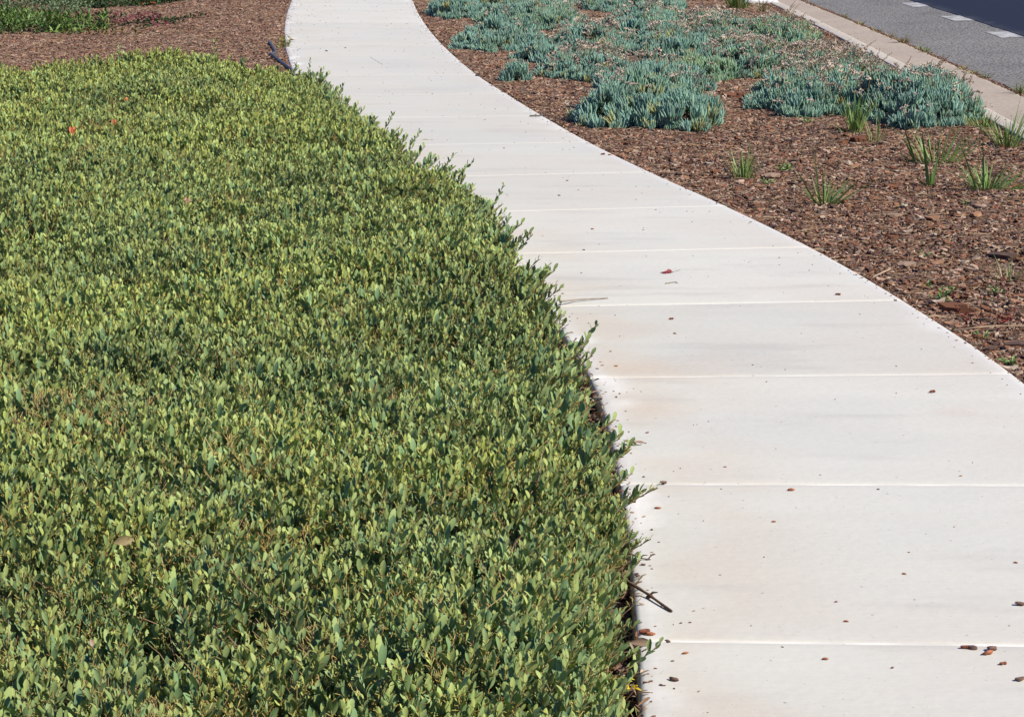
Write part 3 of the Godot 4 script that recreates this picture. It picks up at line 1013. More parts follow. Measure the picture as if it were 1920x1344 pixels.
# ---------------------------------------------------------------- blue succulents
func build_succulents() -> void:
	var meshes := []
	for i in 6:
		meshes.append(fingers(600 + i, [13, 15, 11, 14, 10, 16][i], [0.075, 0.085, 0.07, 0.08, 0.065, 0.09][i], 0.045).build(waxy))
	var fl := []
	for i in 4:
		fl.append(fluff(640 + i).build(mat(0.9, 0.2)))
	var dead := []
	for i in 3:
		dead.append(stick(650 + i, 0.012, 0.12).build(woody))
	var stalks := []
	for i in 4:
		var g := Geo.new()
		var top := Vector3(0.05 + 0.02 * i, 0.20, 0.02 * i - 0.03)
		g.tube([Vector3.ZERO, top * 0.5 + Vector3(0, 0.02, 0), top], [0.0022, 0.0017, 0.0013], 5, Color(0.22, 0.15, 0.06))
		for k in 6:
			var b := top * lerpf(0.72, 1.0, k / 5.0)
			var tip := b + Vector3(0.03 + 0.008 * k, 0.035 + 0.004 * k, 0.012 * (k % 3 - 1))
			g.tube([b, tip], [0.0011, 0.0009], 4, Color(0.20, 0.13, 0.06), false)
			g.tube([tip, tip + Vector3(0.004, 0.008, 0), tip + Vector3(0.006, 0.014, 0)], [0.002, 0.0036, 0.0016], 5, Color(0.22, 0.11, 0.06))
		stalks.append(g.build(woody))
	# x, D, half width, half depth, height, green, dead heads per m2, stalks, label
	var beds := [
		[0.90, 16.75, 0.52, 0.78, 0.27, 0.0, 45, 3, "large dense blue-green succulent clump standing foremost, nearest the path's right edge"],
		[2.70, 17.0, 0.44, 0.80, 0.30, 0.0, 80, 9, "tall blue succulent clump at the right end, against the kerb, with flower stalks"],
		[2.12, 17.75, 0.44, 0.95, 0.24, 0.12, 90, 4, "succulent clump just left of the tall clump at the kerb, grass tuft before it"],
		[0.01, 19.45, 0.10, 0.09, 0.19, 0.0, 0, 0, "smallest lone blue succulent, apart by the path's edge"],
		[0.60, 20.1, 0.36, 0.8, 0.20, 0.05, 130, 2, "patchy succulent clump behind the lone small one, mixed with brown dead stalks"],
		[1.02, 18.9, 0.40, 0.75, 0.22, 0.05, 60, 1, "succulent clump directly behind the large foremost one"],
		[1.50, 19.95, 0.26, 0.5, 0.20, 0.75, 30, 1, "yellow-green succulent tuft right of and behind the foremost clump"],
		[-0.10, 23.1, 0.42, 0.75, 0.24, 0.05, 20, 1, "rounded succulent clump casting a dark shadow towards the path's bend"],
		[0.22, 21.6, 0.24, 0.5, 0.16, 0.0, 20, 0, "low grey-blue succulent tuft between the shaded clump and the patchy one"],
		[0.70, 22.9, 0.42, 0.85, 0.20, 0.05, 120, 1, "broad succulent clump in the middle with many dry flower heads"],
		[0.22, 26.3, 0.50, 1.6, 0.24, 0.2, 40, 2, "wide pale green succulent clump at the back left"],
		[-0.62, 27.6, 0.32, 0.8, 0.22, 0.0, 10, 0, "dark blue succulent tuft at the far left, beside the path"],
		[0.0, 30.4, 0.7, 1.4, 0.24, 0.1, 40, 0, "succulent clump at the top edge of the photo, nearest the path"],
		[1.32, 25.0, 0.44, 1.4, 0.24, 0.1, 50, 1, "blue succulent clump beyond the brown gap, right of the wide pale one"],
		[1.42, 22.4, 0.40, 0.85, 0.22, 0.05, 70, 1, "succulent clump in the centre, before the one beyond the brown gap"],
		[1.30, 29.3, 0.62, 1.3, 0.22, 0.1, 50, 0, "farthest succulent clump, left of the tall green grass"],
		[1.98, 24.7, 0.38, 1.5, 0.20, 0.1, 130, 2, "grey-blue succulent clump below the tall green grass, sprinkled with beige heads"],
		[1.92, 20.6, 0.42, 1.1, 0.22, 0.15, 130, 2, "succulent clump over the bare brown patch, behind the two right-hand clumps"],
		[2.46, 19.9, 0.42, 1.3, 0.22, 0.25, 220, 7, "brownish succulent clump along the kerb, covered in beige flower heads"],
		[2.52, 24.0, 0.32, 1.2, 0.20, 0.55, 110, 6, "greener succulent clump beside the far kerb, below the drain inlet"]]
	for b in beds:
		var t := thing("succulent_clump", b[8], "succulent", on(b[0], b[1]), "blue succulents in the mulch bed")
		var s := Spread.new(6)
		var f := Spread.new(4)
		var q := Spread.new(3)
		var area: float = PI * b[2] * b[3]
		var n := int(area * 390.0) + 14
		for i in n:
			var a := rf(0, TAU)
			var k := sqrt(rng.randf())
			var rim: float = 1.0 + 0.45 * nz(cos(a) * 0.6 + b[0] * 3.0, sin(a) * 0.6 + b[1], 160.0, 71.0)
			var lx: float = cos(a) * k * b[2] * rim
			var ld: float = sin(a) * k * b[3] * rim
			if b[0] + lx > kerb_x(b[1] + ld) - 0.05:
				continue
			var hole := nz(b[0] + lx, b[1] + ld, 300.0, 73.0)
			if hole > 0.20 and rng.randf() < 0.85 and b[1] > 18.5 and b[2] > 0.2:
				continue
			var top: float = b[4] * sqrt(maxf(0.0, 1.0 - pow(k, 2.6))) * (1.0 + 0.5 * nz(b[0] + lx, b[1] + ld, 260.0, 75.0))
			var y := maxf(0.005, top - 0.07 - (0.05 * rng.randf()))
			var g: float = clampf(b[5] + 0.5 * nz(b[0] + lx, b[1] + ld, 150.0, 79.0), 0.0, 1.0)
			var tone := Color(1, 1, 1).lerp(Color(1.35, 1.12, 0.55), g * rf(0.3, 1.0))
			if rng.randf() < 0.03:
				tone = Color(1.6, 0.95, 0.5)
			s.put(rng.randi() % 6, turned(rf(0, TAU), rf(-0.2, 0.2) - 0.25 * k * sin(a), rf(-0.2, 0.2) - 0.35 * k * cos(a), rf(0.85, 1.2), Vector3(lx, y, -ld)), k3(tone, rf(0.75, 1.15)))
			if k > 0.72 and rng.randf() < 0.85:     # the skirt reaches the ground
				s.put(rng.randi() % 6, turned(rf(0, TAU), -0.3 * sin(a), -0.5 * cos(a), rf(0.8, 1.0), Vector3(lx, 0.0, -ld)), k3(tone, rf(0.85, 1.1)))
		for i in int(area * float(b[6]) * 0.85):
			var a := rf(0, TAU)
			var k := sqrt(rng.randf()) * 1.02
			var lx: float = cos(a) * k * b[2]
			var ld: float = sin(a) * k * b[3]
			var y: float = b[4] * sqrt(maxf(0.02, 1.0 - pow(minf(k, 1.0), 2.6))) - 0.01
			f.put(rng.randi() % 4, turned(rf(0, TAU), rf(-0.4, 0.4), rf(-0.4, 0.4), rf(0.9, 1.6), Vector3(lx, y, -ld)), k3(Color(1, 1, 1), rf(0.6, 1.1)))
			if rng.randf() < 0.6:
				q.put(rng.randi() % 3, turned(rf(0, TAU), rf(-0.5, 0.5), rf(-0.4, 0.6), rf(0.08, 0.17), Vector3(lx, y - 0.02, -ld)), k3(Color(0.28, 0.15, 0.08), rf(0.6, 1.6)))
		scatter("leaves", s, meshes, t)
		scatter("flower_heads", f, fl, t)
		scatter("dead_stalks", q, dead, t)
		for i in int(b[7]):
			var a := rf(-1.2, 1.6)
			var o := part("flower_stalk", stalks[rng.randi() % 4], t)
			var k := rf(0.2, 0.95)
			o.transform = turned(rf(-0.6, 0.6), rf(-0.2, 0.2), rf(-0.3, 0.5), rf(0.5, 0.85), Vector3(cos(a) * k * b[2], b[4] * (1.0 - 0.6 * k) - 0.02, -sin(a) * k * b[3]))

# ---------------------------------------------------------------- grass tufts and weeds
func tuft(called: String, label: String, category: String, group: String, at: Vector3, count: int, tall: float, wide: float, foot: float, width: float, green: Color, stubble: int, extra := []) -> Node3D:
	var t := thing(called, label, category, at, group)
	if stubble:
		var g := Geo.new()
		for i in stubble:
			var a := rf(0, TAU)
			var r := foot * sqrt(rng.randf()) * 1.15
			var out := Vector3(cos(a), 0, sin(a))
			g.blade(out * r, (Vector3.UP + out * rf(0.1, 0.9)).normalized(), out, rf(0.025, 0.075), 0.0035, 0.3, k3(pick(straw), rf(0.9, 1.4)), pick(straw), 3)
		var o := part("dry_stubble", g.build(grassy), t)
		o.set_meta("kind", "stuff")
	for i in int(count * 1.9):
		var a := rf(0, TAU)
		var out := Vector3(cos(a), 0, sin(a))
		var lean := wide * pow(rng.randf(), 0.8)
		var g := Geo.new()
		var c := k3(green, rf(0.75, 1.25))
		var ln := tall * rf(0.6, 1.25)
		g.blade(Vector3.ZERO, (Vector3.UP + out * lean).normalized(), out, ln, width * rf(0.4, 0.95), rf(0.05, 0.7) * wide, c.lerp(Color(0.34, 0.34, 0.10), 0.35), c.lerp(Color(0.30, 0.30, 0.08), 0.35 * rng.randf() * rng.randf()))
		part("blade", g.build(grassy), t, out * foot * rf(0.1, 1.0))
	for e in extra:      # [x, z, lean x, lean z, length, width]
		var g := Geo.new()
		var dir := Vector3(e[2], 1.0, e[3]).normalized()
		var out := Vector3(e[2] + 0.001, 0, e[3]).normalized()
		out = (out * 0.45 + Vector3(rf(-0.4, 0.4), 0, 0.9)).normalized()
		g.blade(Vector3.ZERO, dir, out, float(e[4]) * 1.12, float(e[5]) * 0.95, 0.06, k3(green, 1.0).lerp(Color(0.3, 0.28, 0.09), 0.2), k3(green, 0.95), 8)
		part("blade", g.build(grassy), t, Vector3(e[0], 0, e[1]))
	return t

func build_grasses() -> void:
	var gr := "grass tufts sprouting through the bark mulch"
	var green := Color(0.112, 0.245, 0.060)
	tuft("grass_tuft", "short grass tuft standing farthest left in the mulch, straw-coloured at its right foot", "grass", gr, on(1.251, 13.708), 24, 0.17, 0.55, 0.05, 0.009, green, 36, [[-0.03, 0, -0.6, 0.5, 0.13, 0.010], [0.02, 0, 0.05, 0, 0.21, 0.008]])
	tuft("grass_tuft", "spreading grass tuft nearest the path's edge, with one tall upright blade", "grass", gr, on(1.566, 12.654), 24, 0.16, 1.2, 0.045, 0.008, k3(green, 0.95), 46, [[-0.02, 0, -0.12, 0, 0.27, 0.008], [-0.03, 0, -0.55, 0, 0.23, 0.010], [0.03, 0, 1.5, 0.1, 0.27, 0.008], [0.0, 0, -0.05, 0.05, 0.20, 0.009], [0.03, 0, 0.9, 0.3, 0.2, 0.012], [0.02, 0, 0.7, -0.3, 0.19, 0.01]])
	tuft("grass_tuft", "upright dense grass tuft before the succulents, browned at its base", "grass", gr, on(2.157, 15.957), 34, 0.24, 0.35, 0.05, 0.008, k3(green, 1.1), 40, [[0.02, 0, 0.5, 0, 0.30, 0.009], [0.0, 0, 0.25, 0, 0.29, 0.009], [-0.05, 0.03, -1.0, 0.6, 0.12, 0.012]])
	tuft("grass_tuft", "thin straggly grass tuft just right of the dense upright one", "grass", gr, on(2.208, 15.363), 14, 0.19, 0.5, 0.06, 0.006, Color(0.13, 0.18, 0.06), 26)
	tuft("grass_tuft", "widest grass tuft of broad dark blades over a row of straw stubs", "grass", gr, on(2.405, 14.401), 16, 0.21, 0.6, 0.09, 0.010, k3(green, 0.85), 44, [[-0.10, 0, -0.32, 0, 0.23, 0.016], [-0.10, 0, -0.45, 0.1, 0.17, 0.014], [0.08, 0, 0.65, 0, 0.23, 0.014], [0.09, 0, 0.9, 0.1, 0.25, 0.013], [0.05, 0, 0.35, 0, 0.24, 0.014], [0.07, 0, 0.5, 0.1, 0.2, 0.016], [0.10, 0, 1.2, -0.1, 0.22, 0.01], [-0.09, 0, -1.4, 0.1, 0.14, 0.009]])
	tuft("grass_tuft", "grass shoot of two thick crossing blades before the widest tuft", "grass", gr, on(2.22, 13.404), 3, 0.07, 1.2, 0.015, 0.008, k3(green, 0.9), 6, [[-0.005, 0, -0.13, 0, 0.30, 0.020], [0.005, 0, 0.16, 0.05, 0.165, 0.024], [0.0, 0, 0.02, 0.1, 0.10, 0.014], [-0.01, 0, -0.9, 0.2, 0.10, 0.012]])
	tuft("grass_tuft", "bright dense grass tuft at the right, straw tangle on its left side", "grass", gr, on(2.5, 13.262), 46, 0.16, 1.1, 0.075, 0.009, k3(green, 1.05), 50, [[-0.02, 0, -0.03, 0, 0.27, 0.013], [-0.05, 0, -0.35, 0, 0.26, 0.013], [0.05, 0, 1.1, 0, 0.23, 0.010], [0.08, 0, 2.6, 0.4, 0.27, 0.011], [0.07, 0, 2.0, 0.2, 0.24, 0.01]])
	tuft("grass_tuft", "tall thin grass tuft against the kerb at the right edge", "grass", gr, on(2.961, 15.145), 40, 0.22, 0.75, 0.07, 0.008, k3(green, 0.9), 36, [[0.03, 0, 0.3, 0, 0.36, 0.009], [0.02, 0, 0.12, 0, 0.32, 0.007], [0.05, 0, 0.42, 0, 0.30, 0.014], [-0.04, 0, -0.9, 0, 0.28, 0.007]])
	tuft("grass_tuft", "sparse young grass tuft low at the right edge of the mulch", "grass", gr, on(2.053, 10.327), 13, 0.11, 0.9, 0.06, 0.006, Color(0.12, 0.20, 0.07), 30)
	tuft("grass_tuft", "tall bright green grass tuft beside the drain inlet, farthest back", "grass", gr, on(2.534, 28.892), 60, 0.34, 0.6, 0.13, 0.012, Color(0.075, 0.20, 0.040), 20)
	tuft("grass_tuft", "thin pale grass tuft before the white drain inlet", "grass", gr, on(2.761, 28.42), 14, 0.20, 0.5, 0.08, 0.010, Color(0.13, 0.17, 0.08), 16)
	tuft("grass_tuft", "low green grass tuft under the right end of the succulents", "grass", gr, on(3.022, 16.276), 30, 0.12, 0.8, 0.08, 0.010, Color(0.11, 0.20, 0.045), 14)
	# weeds
	var wd := "small green weeds in the mulch"
	var c1 := Color(0.09, 0.21, 0.055)
	var c2 := Color(0.15, 0.27, 0.07)
	for q in [[1.907, 16.424, 5, 0.05, 0.026, "small flat green weed before the left end of the far succulents"], [1.516, 14.023, 7, 0.04, 0.030, "round-leaved green weed between the two grass tufts nearest the path"], [1.366, 13.485, 5, 0.04, 0.022, "little weed right of the leftmost grass tuft"], [1.689, 10.186, 5, 0.030, 0.018, "small green seedling, left of a pair near the path edge"], [1.711, 9.898, 8, 0.045, 0.024, "brightest green seedling beside the white bark chip"], [1.766, 10.111, 4, 0.03, 0.016, "tiny seedling behind the brightest seedling"], [1.94, 10.027, 5, 0.035, 0.018, "seedling below the sparse young grass at the right"], [1.72, 9.077, 5, 0.035, 0.018, "seedling between the red weed and the grey bark slab"], [1.722, 8.578, 5, 0.035, 0.022, "nearest green seedling, at the chipped corner of the path"], [1.816, 11.026, 5, 0.03, 0.016, "faint seedling in the open mulch above the path edge"], [1.952, 12.55, 4, 0.025, 0.014, "tiny seedling left of the two crossing grass blades"], [2.281, 12.677, 4, 0.03, 0.015, "tiny seedling in front of the bright dense grass tuft"]]:
		var t := thing("weed", q[5], "weed", on(q[0], q[1], 0.012), wd)
		for i in int(q[2]):
			var o := part("sprout", frond(700 + i, 4, q[3], q[4], 0.22 if q[4] < 0.04 else 0.36, c1, c2, rf(0.3, 1.2)).build(grassy), t)
			o.rotation.y = i * 2.4
	var red := thing("red_weed", "low dark red sprawling weed by the right edge of the path", "weed", on(1.838, 9.468, 0.01))
	for i in 16:
		var o := part("red_shoot", frond(730 + i % 4, 8, rf(0.05, 0.09), 0.013, 0.3, Color(0.16, 0.018, 0.020), Color(0.28, 0.035, 0.03), 1.1).build(grassy), red, Vector3(rf(-0.14, 0.10), 0, rf(-0.08, 0.10)))
		o.rotation.y = rf(0, TAU)
	# weeds rooted in the gutter seam
	var sw := "weeds in the seam between gutter and asphalt"
	for q in [[3.851, 25.121, 26, 0.10, Color(0.20, 0.13, 0.05), "largest, browned weed in the gutter seam"], [3.875, 23.89, 12, 0.06, Color(0.10, 0.17, 0.05), "green weed in the gutter seam just below the browned one"], [3.877, 24.221, 6, 0.05, Color(0.11, 0.19, 0.08), "small pale green weed touching the browned one's right side"], [3.849, 25.937, 8, 0.05, Color(0.19, 0.15, 0.05), "thin brown weed in the seam just above the largest one"], [3.813, 26.724, 8, 0.05, Color(0.15, 0.17, 0.05), "olive weed in the seam opposite the brownish succulents"], [3.793, 27.822, 8, 0.05, Color(0.18, 0.18, 0.05), "yellow-green weed farther up the gutter seam"], [3.771, 29.109, 8, 0.05, Color(0.14, 0.19, 0.05), "farthest olive weed in the gutter seam"], [3.887, 21.916, 10, 0.06, Color(0.19, 0.15, 0.06), "brown weed in the seam beside the last lane dash"], [3.902, 21.539, 10, 0.05, Color(0.16, 0.15, 0.05), "brown-green weed just below the one beside the lane dash"], [3.931, 21.123, 9, 0.06, Color(0.08, 0.17, 0.05), "fresh green weed in the lower gutter seam"], [3.951, 19.738, 18, 0.10, Color(0.14, 0.17, 0.05), "wide weed in the gutter seam at the right edge"]]:
		tuft("seam_weed", q[5], "weed", sw, Vector3(q[0], -0.112, -q[1]), q[2], q[3], 1.6, 0.05, 0.010, q[4], 6)
	# a weed at the path's left edge
	var ew := thing("edge_weed", "small yellow-green weed at the path's left edge, behind the black irrigation hose", "weed", on(-2.048, 22.755, 0.0))
	for i in 14:
		var o := part("sprout", frond(760 + i % 5, 5, 0.11, 0.035, 0.22, Color(0.10, 0.17, 0.04), Color(0.30, 0.30, 0.05), rf(0.2, 1.3)).build(grassy), ew, Vector3(rf(-0.04, 0.05), 0, rf(-0.06, 0.06)))
		o.rotation.y = rf(0, TAU)

# ---------------------------------------------------------------- the planting in the far left corner
func mound(called: String, label: String, category: String, x: float, d: float, rx: float, rd: float, h: float, shoots: Array, n: int, what: String) -> Node3D:
	var t := thing(called, label, category, on(x, d))
	var s := Spread.new(shoots.size())
	for i in n:
		var a := rf(0, TAU)
		var k := sqrt(rng.randf())
		var y := maxf(0.0, h * (1.0 - k * k) * (0.8 + 0.5 * nz(cos(a) * k * rx + x, sin(a) * k * rd + d, 300.0, 91.0)) - 0.04) * sqrt(rng.randf())
		s.put(rng.randi() % shoots.size(), turned(rf(0, TAU), rf(-0.3, 0.3), rf(-0.3, 0.3), rf(0.8, 1.25), Vector3(cos(a) * k * rx, y, -sin(a) * k * rd)), k3(Color(1, 1, 1), rf(0.75, 1.2)))
	scatter(what, s, shoots, t)
	return t

func build_corner_plants() -> void:
	var fresh := []
	for i in 4:
		fresh.append(frond(800 + i, 13, 0.17, 0.062, 0.13, Color(0.055, 0.125, 0.030), Color(0.16, 0.26, 0.05), 0.5 + 0.2 * i).build(grassy))
	mound("leafy_perennial", "bright green leafy perennial at the left edge of the photo", "perennial", -4.98, 24.75, 0.62, 0.75, 0.17, fresh, 200, "leaves")
	mound("leafy_perennial", "smaller green leafy perennial touching the bright one's right side", "perennial", -4.22, 24.75, 0.28, 0.45, 0.10, fresh, 70, "leaves")
	var sage := []
	for i in 4:
		sage.append(frond(810 + i, 10, 0.16, 0.035, 0.22, Color(0.12, 0.19, 0.10), Color(0.20, 0.28, 0.15), 0.4 + 0.15 * i).build(leafy))
	var bush := mound("flowering_sage", "grey-green bush with pink flowers in the far left corner", "shrub", -5.35, 27.2, 0.8, 0.9, 0.42, sage, 420, "leaves")
	var spray := thing("flowering_sage", "low trailing sprays of pink flowers on the mulch right of the leafy perennials", "shrub", on(-4.05, 25.4))
	var fg := []
	for i in 3:
		var g := Geo.new()
		for k in 7:
			var d := Vector3(cos(k * 2.4), 0.4, sin(k * 2.4)).normalized()
			g.leaf(Vector3(0, 0.006 * k, 0), d, Vector3.UP, 0.026, 0.010, Color(0.50, 0.030, 0.17), Color(0.60, 0.08, 0.26))
		fg.append(g.build(grassy))
	for i in 16:
		var o := part("flower", fg[i % 3], bush, Vector3(rf(-0.55, 0.75), rf(0.18, 0.42), rf(0.0, 0.8)))
		o.scale = Vector3.ONE * rf(1.0, 1.6)
	for q in [[-0.30, 0.10], [-0.35, -0.25], [0.05, 0.35], [0.22, 0.10], [0.26, -0.10], [0.0, -0.45], [0.55, -0.6], [0.66, -0.5], [0.60, -0.7], [-0.22, 0.9], [-0.1, 0.75], [0.08, -0.62], [-0.5, 0.3], [-0.55, 0.5], [-0.6, -0.1], [-0.4, 1.1], [-0.75, 0.8]]:
		var o := part("flower", fg[rng.randi() % 3], spray, Vector3(q[0], rf(0.05, 0.12), -q[1]))
		o.scale = Vector3.ONE * rf(0.7, 1.1)
	for q in [[-0.35, 0.6, 0.5], [-0.05, 0.25, 0.9], [0.35, 0.2, -0.4], [0.62, 0.35, 0.4], [0.2, -0.4, 0.0], [0.5, -0.55, 0.3]]:
		var g := Geo.new()
		var dir := Vector3(cos(q[2]), 0.12, -sin(q[2]))
		g.tube([Vector3.ZERO, dir * 0.2 + Vector3(0, 0.03, 0), dir * 0.42], [0.006, 0.005, 0.003], 5, Color(0.06, 0.045, 0.03))
		for i in 26:
			var p := dir * (0.42 * i / 25.0) + Vector3(0, 0.02, 0)
			var dd := Vector3(rf(-1, 1), rf(0.0, 0.8), rf(-1, 1)).normalized()
			g.leaf(p, dd, dd.cross(Vector3(0.2, 0.9, 0.3)).normalized(), rf(0.03, 0.06), 0.010, Color(0.06, 0.10, 0.04), Color(0.08, 0.12, 0.05))
		part("spray", g.build(leafy), spray, Vector3(q[0] - 0.1, 0.03, -q[1]))
	for i in 26:
		var g := Geo.new()
		var a := rf(0, TAU)
		var dir := Vector3(cos(a), rf(0.15, 0.5), sin(a)).normalized()
		g.tube([Vector3.ZERO, dir * 0.12, dir * 0.24 + Vector3(0, 0.01, 0)], [0.004, 0.003, 0.002], 4, Color(0.13, 0.04, 0.05))
		for k in 9:
			var dd := Vector3(rf(-1, 1), rf(0.0, 0.9), rf(-1, 1)).normalized()
			g.leaf(dir * (0.05 + 0.02 * k), dd, dd.cross(Vector3(0.3, 0.9, 0.2)).normalized(), rf(0.02, 0.042), 0.007, Color(0.20, 0.055, 0.070), Color(0.25, 0.09, 0.11))
		part("purple_stem", g.build(leafy), spray, Vector3(rf(-0.65, 0.62), 0.04, rf(-0.55, 0.65)))
	var runner := thing("brown_runner", "row of brownish withered leaf tufts trailing right from the leafy perennials", "plant", on(-3.9, 24.15))
	for i in 8:
		var o := part("withered_tuft", frond(830 + i % 3, 10, 0.09, 0.05, 0.2, Color(0.13, 0.10, 0.035), Color(0.17, 0.17, 0.05), 0.6).build(leafy), runner, Vector3(-0.32 + i * 0.092, 0.0, rf(-0.03, 0.03)))
		o.rotation.y = rf(0, TAU)
	var low := []
	for i in 4:
		low.append(frond(840 + i, 12, 0.10, 0.035, 0.28, Color(0.040, 0.075, 0.030), Color(0.075, 0.125, 0.045), 0.6 + 0.15 * i).build(leafy))
	mound("dark_groundcover", "dark green mat of groundcover at the top edge, left of the orange leaf", "groundcover", -4.70, 30.3, 0.85, 2.0, 0.17, low, 1200, "leaves")
	mound("dark_groundcover", "right end of the dark green mat, holding the orange leaf", "groundcover", -4.0, 31.2, 0.60, 1.6, 0.14, low, 640, "leaves")
	var dry := Geo.new()
	for i in 7:
		var dd := Vector3(cos(i * 0.9), 0.7 + 0.2 * sin(i * 2.0), sin(i * 0.9)).normalized()
		dry.leaf(Vector3.ZERO, dd, dd.cross(Vector3(sin(i * 0.9), 0, -cos(i * 0.9))).normalized(), 0.10, 0.035, Color(0.50, 0.15, 0.065), Color(0.42, 0.11, 0.05), 0.5, 0.5)
	tag(part("fallen_leaf", dry.build(leafy), self, on(-4.16, 28.95, 0.03)), "large curled orange leaf on the dark green mat at the top edge", "leaf", "dry orange leaves caught in plants")
	var shade := []  # dark leaves of an added plant that stands in for a shadow
	for i in 3:
		shade.append(frond(850 + i, 9, 0.12, 0.06, 0.2, Color(0.05, 0.09, 0.03), Color(0.09, 0.13, 0.05), 0.5).build(leafy))
	mound("dark_groundcover", "dark low plant added in place of a shadow at the top edge, right of the path", "groundcover", -0.72, 30.95, 0.35, 0.35, 0.20, shade, 90, "leaves")

# ---------------------------------------------------------------- drain inlet and irrigation hose
func bevelled(sz: Vector3, b: float, col: Color) -> Geo:
	var g := Geo.new()
	var h := sz * 0.5
	var ys := [-h.y, h.y - b, h.y]
	var ins := [0.0, 0.0, b]
	for i in 3:
		for q in [[-1, -1], [1, -1], [1, 1], [-1, 1]]:
			g.add(Vector3(q[0] * (h.x - float(ins[i])), ys[i], q[1] * (h.z - float(ins[i]))), col)
	for i in 2:
		for k in 4:
			var a := i * 4 + k
			var c := i * 4 + (k + 1) % 4
			g.quad(a, c, c + 4, a + 4)
	g.quad(8, 9, 10, 11)
	return g

func build_fittings() -> void:
	var cm := mat(0.8, 0.3)
	var box := thing("drain_inlet", "pale concrete drain inlet with a white sill against the far kerb", "drain inlet", Vector3(2.83, -0.03, -30.25))
	part("block", bevelled(Vector3(0.36, 0.34, 0.42), 0.015, Color(0.46, 0.42, 0.33)).build(cm, true), box, Vector3(-0.16, 0.10, -0.30))
	part("sill", bevelled(Vector3(0.40, 0.07, 0.36), 0.01, Color(0.74, 0.74, 0.74)).build(cm, true), box, Vector3(0.08, 0.015, 0.12))
	part("painted_opening", bevelled(Vector3(0.24, 0.16, 0.30), 0.004, Color(0.025, 0.024, 0.024)).build(cm, true), box, Vector3(0.145, 0.06, -0.24))  # solid box, near black to paint in the dark of the hole
	part("cap", bevelled(Vector3(0.26, 0.05, 0.40), 0.01, Color(0.50, 0.47, 0.40)).build(cm, true), box, Vector3(0.145, 0.17, -0.26))
	var hm := mat(0.5, 0.5)
	var hose := Geo.new()
	var pts := []
	for q in [[-2.174, 23.188], [-2.093, 22.621], [-2.041, 22.258], [-2.007, 21.993], [-2.022, 21.904], [-2.03, 21.788], [-1.987, 21.562], [-1.917, 21.233], [-1.791, 20.602], [-1.71, 20.152]]:
		pts.append(on(float(q[0]) - 0.05, q[1], 0.035))
	var rad := []
	for i in pts.size():
		rad.append(0.013)
	hose.tube(pts, rad, 8, Color(0.075, 0.080, 0.092))
	tag(part("irrigation_hose", hose.build(hm), self), "dark grey irrigation hose kinked along the left edge of the path", "hose")

# ---------------------------------------------------------------- what lies on the path and in the leaves
func pod_mesh(k: int, c1: Color, c2: Color) -> ArrayMesh:
	var g := Geo.new()
	g.blob(Vector3(0, 0.20, 0), Vector3(0.55, 0.21, 0.30), 0.8, noise, k * 37.0, c1, c2)
	if k % 3 == 0:
		g.blob(Vector3(0.38, 0.22, 0.12), Vector3(0.28, 0.22, 0.24), 0.5, noise, k * 61.0, c2, c1)
	if k % 3 == 1:
		g.tube([Vector3(-0.4, 0.25, 0), Vector3(-0.62, 0.3, 0.05)], [0.06, 0.035], 5, c1)
	return g.build(woody)

func twig(called: String, label: String, category: String, pts: Array, r0: float, r1: float, col: Color, buds := 0, group := "") -> MeshInstance3D:
	var g := Geo.new()
	var fine := []
	var rad := []
	var base: Vector3 = pts[0]
	for i in pts.size() - 1:
		for k in 4:
			var t := (i + k / 4.0) / (pts.size() - 1)
			fine.append((pts[i] as Vector3).lerp(pts[i + 1], k / 4.0) - base + Vector3(0, 0, 0.002 * sin(i * 3.0 + k)))
			rad.append(lerpf(r0, r1, t) * (1.0 + 0.15 * sin(i * 4.0 + k * 2.3)))
	fine.append((pts[-1] as Vector3) - base)
	rad.append(r1)
	g.tube(fine, rad, 6, col)
	for b in buds:
		var p: Vector3 = fine[(b * 3 + 2) % fine.size()]
		g.tube([p, p + Vector3(0.008, 0.008, 0.004 * (b % 3 - 1)), p + Vector3(0.018, 0.010, 0.01 * (b % 3 - 1))], [r0 * 0.6, r0 * 0.7, r0 * 0.3], 5, k3(col, 1.2))
	var o := part(called, g.build(woody), self, base)
	tag(o, label, category, group)
	return o

